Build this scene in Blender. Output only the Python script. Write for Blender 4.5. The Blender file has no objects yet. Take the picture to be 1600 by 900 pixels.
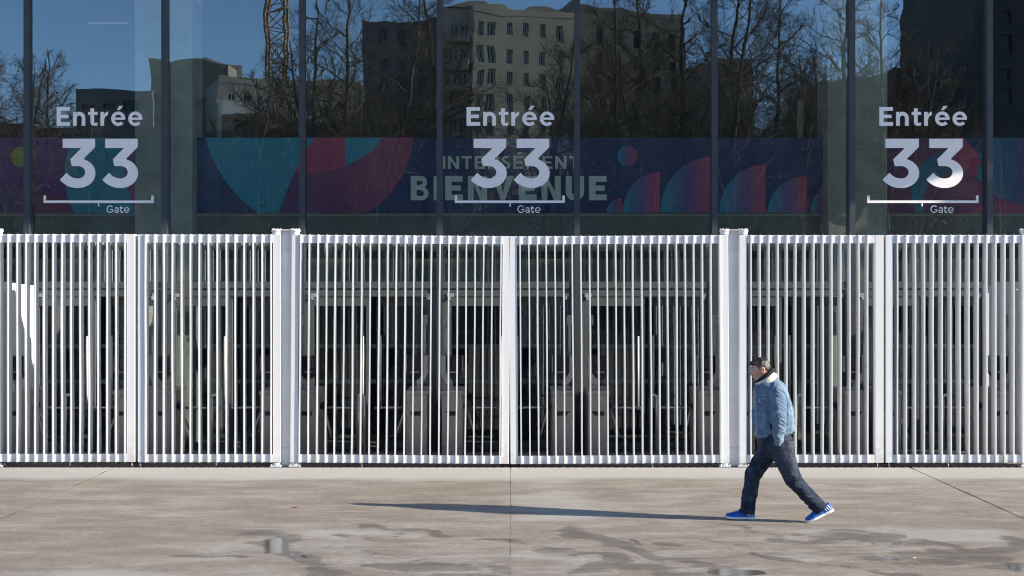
import bpy, bmesh, math, random
import numpy as np
from mathutils import Vector, Matrix
from mathutils.geometry import tessellate_polygon
random.seed(7)
S = bpy.context.scene
COL = S.collection
R = math.radians
# ------------------------------------------------------------------ camera, sky, sun, exposure
F = 2088.0          # focal length in photo pixels (photo 1600 wide)
H = 2.41            # eye height
cam = bpy.data.cameras.new('camera'); co = bpy.data.objects.new('camera', cam); COL.objects.link(co)
co.location = (0, 0, H); co.rotation_euler = (R(90), 0, 0)
cam.sensor_width = 36; cam.lens = 36 * F / 1600; cam.clip_end = 9000; cam.clip_start = 0.1
S.camera = co
SUN_EL, SUN_AZ = 20.6, 14.2     # azimuth is measured from the facade plane, towards the camera side
w = bpy.data.worlds.new('World'); S.world = w; w.use_nodes = True
wn = w.node_tree.nodes; sky = wn.new('ShaderNodeTexSky'); sky.sky_type = 'NISHITA'; sky.sun_disc = False
sky.sun_elevation = R(SUN_EL); sky.sun_rotation = R(90 + SUN_AZ); sky.air_density = 0.7; sky.dust_density = 0.0; sky.ozone_density = 3.8
w.node_tree.links.new(sky.outputs[0], wn['Background'].inputs[0]); wn['Background'].inputs[1].default_value = 0.132
sl = bpy.data.lights.new('sun', 'SUN'); so = bpy.data.objects.new('sun', sl); COL.objects.link(so)
sl.energy = 5.0; sl.angle = R(0.5); sl.color = (1.0, 0.905, 0.75)
sdir = Vector((math.cos(R(SUN_EL)) * math.cos(R(SUN_AZ)), -math.cos(R(SUN_EL)) * math.sin(R(SUN_AZ)), math.sin(R(SUN_EL))))
so.rotation_euler = sdir.to_track_quat('Z', 'Y').to_euler()
S.view_settings.view_transform = 'Standard'; S.view_settings.look = 'None'; S.view_settings.gamma = 1
S.view_settings.exposure = 0.95
S.cycles.use_denoising = True; S.cycles.denoiser = 'OPENIMAGEDENOISE'; S.cycles.denoising_input_passes = 'RGB_ALBEDO_NORMAL'; S.cycles.denoising_prefilter = 'ACCURATE'; S.cycles.filter_width = 1.05
S.cycles.max_bounces = 10; S.cycles.transparent_max_bounces = 24; S.cycles.diffuse_bounces = 5; S.cycles.glossy_bounces = 4
S.cycles.sample_clamp_indirect = 6

YF, YG, YT = 18.0, 19.75, 18.53         # fence front, facade glass, turnstile fronts
def wx(px, Y): return (px - 800) * Y / F
def wz(py, Y): return H - (py - 450) * Y / F

# ------------------------------------------------------------------ helpers
class MB:
    def __init__(s): s.v = []; s.f = []; s.m = []
    def add(s, vs, fs, mi=0):
        n = len(s.v); s.v += [tuple(p) for p in vs]; s.f += [tuple(i + n for i in f) for f in fs]; s.m += [mi] * len(fs)
    def box(s, x0, x1, y0, y1, z0, z1, mi=0):
        v = [(x, y, z) for z in (z0, z1) for y in (y0, y1) for x in (x0, x1)]
        s.add(v, [(0, 2, 3, 1), (4, 5, 7, 6), (0, 1, 5, 4), (2, 6, 7, 3), (0, 4, 6, 2), (1, 3, 7, 5)], mi)
    def tube(s, pts, rad, n=8, cap=True, mi=0):
        pts = [Vector(p) for p in pts]; rings = []
        for i, p in enumerate(pts):
            d = (pts[min(i + 1, len(pts) - 1)] - pts[max(i - 1, 0)]).normalized()
            a = Vector((0, 0, 1)) if abs(d.z) < .9 else Vector((1, 0, 0))
            u = d.cross(a).normalized(); q = d.cross(u)
            r = rad[i] if isinstance(rad, (list, tuple)) else rad
            rings.append([p + (u * math.cos(2 * math.pi * k / n) + q * math.sin(2 * math.pi * k / n)) * r for k in range(n)])
        v = [p for rg in rings for p in rg]
        f = [(i * n + k, i * n + (k + 1) % n, (i + 1) * n + (k + 1) % n, (i + 1) * n + k) for i in range(len(pts) - 1) for k in range(n)]
        if cap: f += [tuple(range(n))[::-1], tuple((len(pts) - 1) * n + k for k in range(n))]
        s.add(v, f, mi)
    def poly(s, loops, y, to3=None):           # flat polygon in xz at depth y, facing -y
        tri = tessellate_polygon([[Vector((p[0], p[1], 0)) for p in l] for l in loops])
        flat = [p for l in loops for p in l]
        out = []
        for t in tri:
            a, b, c = (flat[i] for i in t)
            cr = (b[0] - a[0]) * (c[1] - a[1]) - (b[1] - a[1]) * (c[0] - a[0])
            out.append(tuple(t) if cr > 0 else tuple(t[::-1]))
        s.add([(p[0], y, p[1]) for p in flat], out)
    def prism(s, loop, y0, y1):                # extruded polygon in xz
        n = len(loop)
        s.poly([loop], y0)
        k = len(s.v); s.v += [(p[0], y0, p[1]) for p in loop] + [(p[0], y1, p[1]) for p in loop]
        for i in range(n):
            j = (i + 1) % n; s.f.append((k + i, k + j, k + n + j, k + n + i)); s.m.append(0)
        tri = tessellate_polygon([[Vector((p[0], p[1], 0)) for p in loop]])
        s.add([(p[0], y1, p[1]) for p in loop], [tuple(t) for t in tri])
    def mesh(s, name, mats, smooth=False, fix=True):
        me = bpy.data.meshes.new(name); me.from_pydata(s.v, [], s.f)
        for m in (mats if isinstance(mats, (list, tuple)) else [mats]): me.materials.append(m)
        if any(s.m): me.polygons.foreach_set('material_index', s.m)
        if fix:
            b = bmesh.new(); b.from_mesh(me); bmesh.ops.recalc_face_normals(b, faces=b.faces); b.to_mesh(me); b.free()
        if smooth: me.polygons.foreach_set('use_smooth', [True] * len(me.polygons))
        return me
    def build(s, name, mats, parent=None, loc=None, smooth=False, fix=True):
        return obj(name, s.mesh(name, mats, smooth, fix), parent, loc)
def obj(name, me, parent=None, loc=None):
    o = bpy.data.objects.new(name, me); COL.objects.link(o)
    if parent: o.parent = parent
    if loc: o.location = loc
    return o
def tag(o, label, cat, group=None):
    o['label'] = label; o['category'] = cat
    if group: o['group'] = group
    return o
def thing(name, label, cat, loc=(0, 0, 0), group=None):
    o = bpy.data.objects.new(name, None); COL.objects.link(o); o.location = loc; o.empty_display_size = .2
    return tag(o, label, cat, group)
def bevel(o, wd=.004, seg=2):
    m = o.modifiers.new('bevel', 'BEVEL'); m.width = wd; m.segments = seg; m.limit_method = 'ANGLE'; m.angle_limit = R(40)
    return o

class NT:
    def __init__(s, name):
        s.mat = bpy.data.materials.new(name); s.mat.use_nodes = True; s.t = s.mat.node_tree; s.n = s.t.nodes
        s.b = s.n['Principled BSDF']; s.out = s.n['Material Output']
    def new(s, typ, **k):
        n = s.n.new(typ)
        for a, v in k.items():
            if a in n.bl_rna.properties: setattr(n, a, v)
        return n
    def link(s, a, b): s.t.links.new(a, b)
    def pos(s):
        return s.new('ShaderNodeNewGeometry').outputs['Position']
    def noise(s, scale, detail=4, rough=.55, vec=None, stretch=None):
        v = vec or s.new('ShaderNodeTexCoord').outputs['Object']
        if stretch:
            m = s.new('ShaderNodeMapping'); m.inputs['Scale'].default_value = stretch; s.link(v, m.inputs[0]); v = m.outputs[0]
        n = s.new('ShaderNodeTexNoise'); n.inputs['Scale'].default_value = scale; n.inputs['Detail'].default_value = detail; n.inputs['Roughness'].default_value = rough
        s.link(v, n.inputs['Vector']); return n.outputs['Fac']
    def ramp(s, fac, stops):
        r = s.new('ShaderNodeValToRGB'); e = r.color_ramp.elements
        e[0].position, e[0].color = stops[0][0], (*stops[0][1], 1); e[1].position, e[1].color = stops[-1][0], (*stops[-1][1], 1)
        for p, c in stops[1:-1]:
            x = e.new(p); x.color = (*c, 1)
        s.link(fac, r.inputs[0]); return r.outputs[0]
    def mix(s, fac, a, b, mode='MIX'):
        m = s.new('ShaderNodeMix'); m.data_type = 'RGBA'; m.blend_type = mode
        for i, x in ((0, fac), (6, a), (7, b)):
            if hasattr(x, 'is_linked') or hasattr(x, 'links'): s.link(x, m.inputs[i])
            elif i == 0: m.inputs[0].default_value = x
            else: m.inputs[i].default_value = (*x, 1)
        return m.outputs[2]
    def math(s, op, a, b=0.0, c=0.0, clamp=False):
        m = s.new('ShaderNodeMath'); m.operation = op; m.use_clamp = clamp
        for i, x in enumerate((a, b, c)):
            if hasattr(x, 'links'): s.link(x, m.inputs[i])
            else: m.inputs[i].default_value = x
        return m.outputs[0]
    def bump(s, h, strength=.3, dist=.01):
        b = s.new('ShaderNodeBump'); b.inputs['Strength'].default_value = strength; b.inputs['Distance'].default_value = dist
        s.link(h, b.inputs['Height']); s.link(b.outputs[0], s.b.inputs['Normal']); return b.outputs[0]
def mat(name, col, rough=.6, var=.12, scale=6, metal=0, bump=0, bscale=80, spec=None, stretch=None):
    m = NT(name)
    a = tuple(c * (1 - var) for c in col); b = tuple(min(1, c * (1 + var)) for c in col)
    m.link(m.ramp(m.noise(scale, 5, stretch=stretch), [(.3, a), (.7, b)]), m.b.inputs['Base Color'])
    m.b.inputs['Roughness'].default_value = rough; m.b.inputs['Metallic'].default_value = metal
    if spec is not None: m.b.inputs['Specular IOR Level'].default_value = spec
    if bump: m.bump(m.noise(bscale, 3), bump, .004)
    return m.mat

# ------------------------------------------------------------------ materials
def white_paint():
    m = NT('white_gate_paint')
    n1 = m.noise(1.7, 5); n2 = m.noise(30, 4, stretch=(1, 1, .12))
    c = m.mix(m.math('MULTIPLY', m.ramp(n2, [(.52, (0, 0, 0)), (.8, (1, 1, 1))]), .25), (.775, .775, .78), (.56, .53, .50))
    c = m.mix(m.ramp(n1, [(.35, (0, 0, 0)), (.75, (.16, .16, .16))]), c, (.62, .62, .62))
    z = m.new('ShaderNodeSeparateXYZ'); m.link(m.pos(), z.inputs[0])
    g = m.math('MULTIPLY', m.ramp(m.noise(9, 5), [(.42, (0, 0, 0)), (.62, (1, 1, 1))]), m.math('SUBTRACT', .5, z.outputs[2], clamp=True))
    c = m.mix(g, c, (.42, .38, .33))
    m.link(c, m.b.inputs['Base Color']); m.b.inputs['Roughness'].default_value = .42
    m.bump(m.noise(60, 3), .05, .002)
    return m.mat
WHITE = white_paint()
STEELPOST = mat('grey_post_paint', (.62, .63, .66), .5, .08, 3)
GALV = mat('galvanised_bolt', (.55, .55, .55), .4, .2, 30, .6)
RUST = mat('rusty_brown_steel', (.16, .12, .09), .8, .4, 12)
MULL = mat('dark_blue_grey_aluminium', (.052, .059, .071), .42, .12, 5)
DOORM = mat('grey_aluminium_door', (.082, .096, .096), .45, .1, 4)
CAB = mat('brown_grey_cabinet_paint', (.46, .41, .37), .45, .1, 5)
CABL = mat('light_grey_turnstile_plastic', (.46, .45, .45), .4, .1, 5)
BLACK = mat('black_plastic', (.015, .015, .017), .35, .3, 5)
SCREEN = mat('dark_screen', (.02, .025, .03), .12, .2, 4)
STRIPB = mat('pale_blue_edge_strip', (.45, .5, .62), .4, .1, 5)
INOX = mat('brushed_stainless_steel', (.66, .66, .66), .32, .08, 20, .65)
CONC = mat('smooth_concrete_column', (.42, .44, .38), .85, .2, 3, 0, .2, 30)
CEIL = mat('dark_ceiling', (.12, .13, .13), .9, .2, 2)
INWALL = mat('dark_interior_wall', (.07, .075, .075), .9, .3, .8)
INFLOOR = mat('dark_interior_floor', (.10, .10, .10), .5, .25, 1.5)
GREENP = mat('pale_green_parapet', (.30, .42, .33), .6, .15, 2)
BEAM = mat('grey_green_beam', (.17, .19, .16), .7, .12, 3)
LEDGE = mat('pale_ledge_edge', (.42, .46, .43), .6, .1, 3)
VINYL = mat('light_grey_vinyl', (.95, .915, .90), .6, .02, 9)
BTEXT = mat('pale_sage_print', (.84, .94, .86), .7, .03, 5)

def glass(name, tint, base_r, edge_r, wav=.00022, wscale=1.3):
    m = NT(name); m.n.remove(m.b)
    tr = m.new('ShaderNodeBsdfTransparent'); tr.inputs[0].default_value = (*tint, 1)
    gl = m.new('ShaderNodeBsdfGlossy'); gl.inputs['Roughness'].default_value = .006; gl.inputs['Color'].default_value = (.88, .985, .97, 1)
    fr = m.new('ShaderNodeLayerWeight'); fr.inputs['Blend'].default_value = .35
    fac = m.math('MULTIPLY_ADD', fr.outputs['Facing'], edge_r - base_r, base_r)
    b = m.new('ShaderNodeBump'); b.inputs['Strength'].default_value = 1; b.inputs['Distance'].default_value = wav
    h = m.noise(wscale, 2, .4, vec=m.pos(), stretch=(.7, 1, 1.5)); m.link(h, b.inputs['Height'])
    m.link(b.outputs[0], gl.inputs['Normal'])
    # faint smears of dust
    df = m.new('ShaderNodeBsdfDiffuse'); df.inputs[0].default_value = (.5, .52, .5, 1)
    d = m.ramp(m.noise(1.1, 7, .65, vec=m.pos(), stretch=(1, 1, .5)), [(.5, (.003,) * 3), (.8, (.03,) * 3)])
    mx = m.new('ShaderNodeMixShader'); m.link(fac, mx.inputs[0]); m.link(tr.outputs[0], mx.inputs[1]); m.link(gl.outputs[0], mx.inputs[2])
    m2 = m.new('ShaderNodeMixShader'); m.link(d, m2.inputs[0]); m.link(mx.outputs[0], m2.inputs[1]); m.link(df.outputs[0], m2.inputs[2])
    m.link(m2.outputs[0], m.out.inputs[0]); return m.mat
GLASS = glass('coated_window_glass', (.82, .88, .85), .27, .8, .0019, .9)
DGLASS = glass('door_glass', (.50, .60, .57), .07, .6)

# ------------------------------------------------------------------ noise for sculpting
_rng = np.random.default_rng(5); _L = _rng.random((32, 32, 32)).astype(np.float32)
def vn3(x, y, z):
    xi, yi, zi = np.floor(x).astype(int), np.floor(y).astype(int), np.floor(z).astype(int)
    fx, fy, fz = x - xi, y - yi, z - zi
    fx = fx * fx * (3 - 2 * fx); fy = fy * fy * (3 - 2 * fy); fz = fz * fz * (3 - 2 * fz)
    a = [i & 31 for i in (xi, xi + 1)]; b = [i & 31 for i in (yi, yi + 1)]; c = [i & 31 for i in (zi, zi + 1)]
    g = lambda i, j, k: _L[a[i], b[j], c[k]]
    x00 = g(0, 0, 0) * (1 - fx) + g(1, 0, 0) * fx; x10 = g(0, 1, 0) * (1 - fx) + g(1, 1, 0) * fx
    x01 = g(0, 0, 1) * (1 - fx) + g(1, 0, 1) * fx; x11 = g(0, 1, 1) * (1 - fx) + g(1, 1, 1) * fx
    return (x00 * (1 - fy) + x10 * fy) * (1 - fz) + (x01 * (1 - fy) + x11 * fy) * fz
def fbm2(x, y, seed=0, o=4):
    t = 0; a = .5; z = np.full_like(x, seed * 3.37 + .5)
    for i in range(o):
        t = t + a * vn3(x * 2 ** i + seed * 7.1, y * 2 ** i + seed * 1.7, z + i * 5.3); a *= .5
    return t
def sstep(a, b, x):
    t = np.clip((x - a) / (b - a), 0, 1); return t * t * (3 - 2 * t)

# ------------------------------------------------------------------ ground: base sheet, concrete slabs with wet patches
def concrete(name, attr=True):
    m = NT(name); P = m.pos()
    n1 = m.noise(.55, 6, .6, vec=P, stretch=(.6, 1.0, 1)); n2 = m.noise(2.3, 6, .6, vec=P, stretch=(.55, 1.2, 1)); n3 = m.noise(45, 4, .7, vec=P); n4 = m.noise(11, 4, .6, vec=P)
    c = m.ramp(n1, [(.32, (.262, .216, .172)), (.46, (.305, .265, .222)), (.68, (.352, .322, .284))])
    c = m.mix(m.ramp(n2, [(.40, (.75, .75, .75)), (.58, (0, 0, 0))]), c, (.215, .178, .146))
    c = m.mix(m.ramp(n2, [(.58, (0, 0, 0)), (.74, (.7, .7, .7))]), c, (.40, .385, .365))
    c = m.mix(.5, c, m.ramp(n4, [(.3, (.36, .36, .36)), (.7, (.64, .64, .64))]), 'OVERLAY')
    c = m.mix(.6, c, m.ramp(n3, [(.25, (.25, .25, .25)), (.75, (.75, .75, .75))]), 'OVERLAY')
    ns = m.noise(4.5, 5, .6, vec=P, stretch=(.22, 1.3, 1)); c = m.mix(m.ramp(ns, [(.55, (0, 0, 0)), (.72, (.55, .55, .55))]), c, (.42, .40, .37)); c = m.mix(m.ramp(ns, [(.28, (.5, .5, .5)), (.42, (0, 0, 0))]), c, (.225, .185, .15))
    rough = .8
    h = m.math('ADD', n3, m.math('MULTIPLY', n4, .6))
    st = .25
    if attr:
        a = m.new('ShaderNodeAttribute'); a.attribute_name = 'wear'
        sp = m.new('ShaderNodeSeparateColor'); m.link(a.outputs['Color'], sp.inputs[0])
        wet, pud, pale = sp.outputs[0], sp.outputs[1], sp.outputs[2]
        fine = m.noise(5, 9, .72, vec=P, stretch=(.55, 1.1, 1))
        edge = m.ramp(m.math('ADD', wet, m.math('MULTIPLY', m.math('SUBTRACT', fine, .5), 1.9)), [(.44, (0, 0, 0)), (.74, (.85, .85, .85))])
        c = m.mix(m.math('MULTIPLY', pale, .8), c, (.47, .46, .435))
        c = m.mix(edge, c, m.mix(1.0, c, (.57, .565, .565), 'MULTIPLY'))
        pe = m.ramp(m.math('ADD', pud, m.math('MULTIPLY', m.math('SUBTRACT', fine, .5), .5)), [(.45, (0, 0, 0)), (.6, (1, 1, 1))])
        c = m.mix(m.math('MULTIPLY', pe, .8), c, (.085, .08, .075))
        r1 = m.math('MULTIPLY_ADD', edge, -.33, .78)
        rr = m.math('MULTIPLY', r1, m.math('MULTIPLY_ADD', pe, -.80, 1.0)); m.link(rr, m.b.inputs['Roughness'])
        bs = m.new('ShaderNodeBump'); bs.inputs['Distance'].default_value = .004
        m.link(m.math('MULTIPLY_ADD', pe, -.28, .3), bs.inputs['Strength']); m.link(h, bs.inputs['Height']); m.link(bs.outputs[0], m.b.inputs['Normal'])
    else:
        m.b.inputs['Roughness'].default_value = rough; m.bump(h, st, .004)
    m.link(c, m.b.inputs['Base Color'])
    return m.mat
GROUND = concrete('plaza_concrete_far', False); SLAB = concrete('plaza_concrete')
JOINT = mat('dark_joint_fill', (.05, .044, .038), .9, .3, 8)
b = MB(); b.add([(-4000, -4000, -.05), (4000, -4000, -.05), (4000, 4000, -.05), (-4000, 4000, -.05)], [(0, 1, 2, 3)])
ground = b.build('ground', GROUND); ground['kind'] = 'structure'
def gp(px, py):
    Y = H * F / (py - 450.); return (wx(px, Y), Y)
# wet trails: polylines in photo pixels with half width in metres, measured off the photograph
TRAILS = [([(415, 838), (430, 850), (440, 862), (490, 874)], .16), ([(490, 872), (505, 886), (500, 905)], .13), ([(560, 876), (640, 884), (760, 880), (800, 886)], .10),
          ([(700, 892), (760, 900)], .25), ([(575, 815), (640, 828), (700, 838), (745, 842), (800, 848)], .10), ([(520, 835), (560, 832), (600, 836)], .12),
          ([(880, 822), (930, 832), (975, 838), (995, 850), (1040, 868), (1100, 880), (1140, 893)], .13), ([(800, 848), (880, 856), (945, 866), (975, 880)], .12),
          ([(940, 884), (1030, 888), (1100, 895)], .22), ([(1150, 826), (1200, 832), (1260, 834)], .07), ([(1080, 848), (1180, 862), (1290, 880), (1400, 892)], .07),
          ([(1250, 845), (1330, 842), (1420, 852), (1500, 860), (1600, 850)], .22), ([(1400, 870), (1480, 875), (1560, 880), (1610, 890)], .28), ([(1290, 838), (1380, 836)], .12),
          ([(1540, 870), (1570, 890)], .35), ([(1130, 820), (1160, 824)], .05), ([(560, 900), (680, 906)], .2), ([(310, 876), (380, 874)], .06)]
PUDS = [([(428, 846), (432, 862)], .085), ([(1125, 892), (1170, 895)], .10), ([(1365, 847), (1400, 850)], .03), ([(1575, 880), (1590, 890)], .05), ([(440, 864), (480, 874)], .02), ([(985, 843), (1000, 852)], .02), ([(1380, 870), (1400, 873)], .03), ([(940, 866), (950, 870)], .02)]
def seg_d(X, Y, pts):
    d = np.full_like(X, 1e3)
    pts = [gp(*p) for p in pts]
    for (x0, y0), (x1, y1) in zip(pts[:-1], pts[1:]):
        dx, dy = x1 - x0, y1 - y0; t = np.clip(((X - x0) * dx + (Y - y0) * dy) / (dx * dx + dy * dy + 1e-9), 0, 1)
        d = np.minimum(d, np.hypot(X - x0 - t * dx, Y - y0 - t * dy))
    return d
def wear(X, Y):
    wxp = X + 1.1 * (fbm2(X * 1.9, Y * 1.9, 3, 5) - .47); wyp = Y + 1.3 * (fbm2(X * 1.7, Y * 1.7, 4, 5) - .47)
    wet = np.zeros_like(X); pud = np.zeros_like(X)
    for pts, wd in TRAILS: wet = np.maximum(wet, (1 - sstep(wd * .15, wd * 1.5 + .10, seg_d(wxp, wyp, pts))) * (.62 + .38 * sstep(.36, .52, fbm2(X * 2.3, Y * 2.6, 14))))
    ux = X + .12 * (fbm2(X * 3, Y * 3, 8) - .47); uy = Y + .3 * (fbm2(X * 3, Y * 3, 9) - .47)
    for pts, wd in PUDS: pud = np.maximum(pud, 1 - sstep(wd * .6, wd * 2.2, seg_d(ux, uy, pts)))
    n = fbm2(X * .8, Y * 1.1, 5)
    wet = np.maximum(wet, .42 * sstep(.46, .6, n) * sstep(14.5, 12.0, Y))
    pale = sstep(16.6, 17.1, Y + .5 * (fbm2(X * .9, Y * .9, 6) - .47))
    pale = np.maximum(pale, .55 * sstep(.56, .7, fbm2(X * .5 + 9, Y * 1.0, 7)) * (1 - wet))
    return wet, pud, pale
YEND = 17.93
def slab(x0, x1, dense):
    g = .009 if abs(x0) > 1 else .0013
    g2 = .009 if abs(x1) > 1 else .0013
    st = .035 if dense else .09
    xs = np.concatenate([np.linspace(x0 + g, x1 - g2, int((x1 - x0) / st))])
    ys = np.concatenate([np.linspace(-14, 8, 12), np.arange(8.3, 10.9, .3), np.arange(11, YEND - .01, .045 if dense else .1), [YEND]])
    X, Y = np.meshgrid(xs, ys, indexing='ij'); nx, ny = X.shape
    wet, pud, pale = wear(X.ravel(), Y.ravel())
    # chipped joint edges
    co_ = np.stack([X.ravel(), Y.ravel(), np.zeros(X.size)], 1)
    for side, xe in ((0, x0 + g), (nx - 1, x1 - g2)):
        idx = side * ny + np.arange(ny); chip = (.012 if abs(xe) > 1 else .004) * np.maximum(0, fbm2(ys * 3.1 + xe, ys * .3, 12) - .42) * 4
        co_[idx, 0] += chip * (1 if side == 0 else -1)
    i = np.arange(nx - 1)[:, None] * ny + np.arange(ny - 1)[None, :]
    f = np.stack([i, i + ny, i + ny + 1, i + 1], -1).reshape(-1, 4)
    # side skirts
    n = len(co_); low = co_.copy()
    peri = np.concatenate([np.arange(nx) * ny, (nx - 1) * ny + np.arange(1, ny), (np.arange(nx - 1)[::-1]) * ny + ny - 1, np.arange(ny - 1)[::-1][:-1]])
    lowv = co_[peri].copy(); lowv[:, 2] = -.048
    k = np.arange(len(peri)); f2 = np.stack([peri, n + k, n + np.roll(k, -1), np.roll(peri, -1)], -1)
    V = np.concatenate([co_, lowv]); Fa = np.concatenate([f, f2])
    me = bpy.data.meshes.new('concrete_slab'); me.from_pydata(V.tolist(), [], Fa.tolist()); me.materials.append(SLAB)
    at = me.color_attributes.new('wear', 'FLOAT_COLOR', 'POINT'); a = np.zeros((len(V), 4), np.float32)
    a[:n, 0] = wet; a[:n, 1] = pud; a[:n, 2] = pale; a[:, 3] = 1; at.data.foreach_set('color', a.ravel())
    return obj('concrete_slab', me, ground)
for x0, x1, dn in ((-10.68, -5.345, 0), (-5.345, -.018, 1), (-.018, 5.345, 1), (5.345, 10.68, 0)): slab(x0, x1, dn)
for x0 in (-21.36, -16.02, 10.694, 16.034):
    b = MB(); b.box(x0, x0 + 5.32, -14, YEND, -.048, 0); b.build('concrete_slab', GROUND, ground)
JOINT2 = mat('pale_joint_fill', (.25, .225, .195), .9, .3, 8)
for x in (-5.345, -.018, 5.345): b = MB(); b.box(x - .02, x + .02, -14, YEND, -.046, -.003); b.build('joint_fill', JOINT if abs(x) > 1 else JOINT2, ground)
# drain channel in front of the gates and paving behind
drain = thing('drain_channel', 'dark slotted drain channel in the ground along the foot of the white gates', 'drain', (0, YF, 0))
b = MB(); b.box(-11, 11, -.062, -.045, -.04, -.002); b.box(-11, 11, .05, .065, -.04, -.002); b.box(-11, 11, -.045, .05, -.045, -.035); b.build('channel', BLACK, drain)
b = MB()
for i in range(200): b.box(-11 + i * .11, -11 + i * .11 + .07, -.045, .05, -.02, -.006)
g_ = b.build('grating', RUST, drain); g_['kind'] = 'stuff'
b = MB(); b.box(-14, 14, YF + .07, 19.62, -.048, -.003); o = b.build('forecourt_paving', GROUND); o['kind'] = 'structure'

# ------------------------------------------------------------------ gates
SW, SD = .0175, .15                     # slat width and depth
ZT, ZB = 3.122, .052
slat_meshes = []
for vnt in range(9):
    b = MB(); n = 9; rs = random.Random(vnt); a1, a2, ph = rs.uniform(-.006, .006), rs.uniform(-.004, .004), rs.random() * 6
    zs = [ZB + (ZT + .005 - ZB) * i / (n - 1) for i in range(n)]; v = []
    for i, z in enumerate(zs):
        t = i / (n - 1); e = math.sin(math.pi * t); dx = a1 * e + a2 * math.sin(2 * math.pi * t + ph) * e
        tw = (a1 - a2) * e * 2.2
        v += [(dx - tw * .3, 0, z), (dx + SW - tw * .3, 0, z), (dx + SW + tw * .3, SD, z), (dx + tw * .3, SD, z)]
    f = [(4 * i + k, 4 * i + (k + 1) % 4, 4 * i + 4 + (k + 1) % 4, 4 * i + 4 + k) for i in range(n - 1) for k in range(4)] + [(3, 2, 1, 0), tuple(4 * (n - 1) + k for k in range(4))]
    b.add(v, f); slat_meshes.append(b.mesh('slat', WHITE))
PX = YF / F
sc_ = random.Random(3)
def gate(label, hinge, end, slats, hinge_left, dz=0., tilt=0., bolt=None):
    """hinge, end: (px0, px1) of the two stiles; slats: px of left edges"""
    hx = wx((hinge[0] + hinge[1]) / 2, YF)
    g = thing('slatted_gate', label, 'gate', (hx, YF, dz), 'white slatted gate leaves in a row')
    g.rotation_euler[1] = tilt
    L = lambda px: wx(px, YF) - hx
    for nm, (p0, p1) in (('hinge_stile', hinge), ('end_stile', end)):
        b = MB(); b.box(L(p0), L(p1), .0155, .135, ZB - .002, ZT + .0015); bevel(b.build(nm, WHITE, g), .005)
    xa, xb = sorted((L(hinge[1] if hinge_left else hinge[0]), L(end[0] if hinge_left else end[1])))
    for nm, z0, z1 in (('top_rail', ZT - .109, ZT), ('bottom_rail', ZB, ZB + .108)):
        b = MB(); b.box(xa - .002, xb + .002, .018, .07, z0, z1); bevel(b.build(nm, WHITE, g), .003)
    for p in slats:
        o = obj('slat', sc_.choice(slat_meshes), g, (L(p), 0, 0)); o.scale[0] = 1 if sc_.random() < .5 else 1.0
    # hinge collars and drop bolt
    cx = 0
    for za_, zb_ in ((ZT, ZT + .045), (0, ZB)): b = MB(); b.tube([(cx, .075, za_), (cx, .075, zb_)], .034, 14); b.build('pivot_pin', GALV, g)
    if bolt:
        for px in bolt: b = MB(); b.tube([(L(px), .04, .0), (L(px), .04, ZB + .03)], .009, 8); b.build('drop_bolt', GALV, g)
    b = MB(); xs_ = (L(end[0]) + L(end[1])) / 2
    b.box(xs_ - .20, xs_ + .20, .05, .09, .028, ZB - .004); b.build('bottom_seal', RUST, g)
    return g
rng_ = lambda a, n, s: [a + s * i for i in range(n)]
gate('narrow white slatted gate leaf at the far left, left of the first gap', (-13, -1), (197.3, 210.5), rng_(10.8, 14, 14.05) + [-3.2], True, .012, 0, [108, 205])
gate('narrow white slatted gate leaf hung on the left side of the left grey post', (426, 438), (214.5, 226), rng_(226, 15, 14.0), False, .008, 0, [337, 218])
gate('wide white slatted gate leaf left of the central seam', (452.7, 464.7), (783, 795), rng_(466, 24, 13.64), True, .006, R(.40), [565])
gate('wide white slatted gate leaf right of the central seam', (1128, 1140), (797.5, 809.5), rng_(813.7, 24, 13.57), False, 0, R(-.33), [1020])
gate('narrow white slatted gate leaf directly behind the walking man', (1155.5, 1167.5), (1368, 1381), rng_(1172.7, 14, 14.04), True, .0, 0, [1372])
gate('narrow white slatted gate leaf at the far right, right of the last gap', (1599, 1611), (1384.6, 1396), rng_(1401.4, 15, 14.0), False, .002, 0, [1390, 1483])

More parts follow.
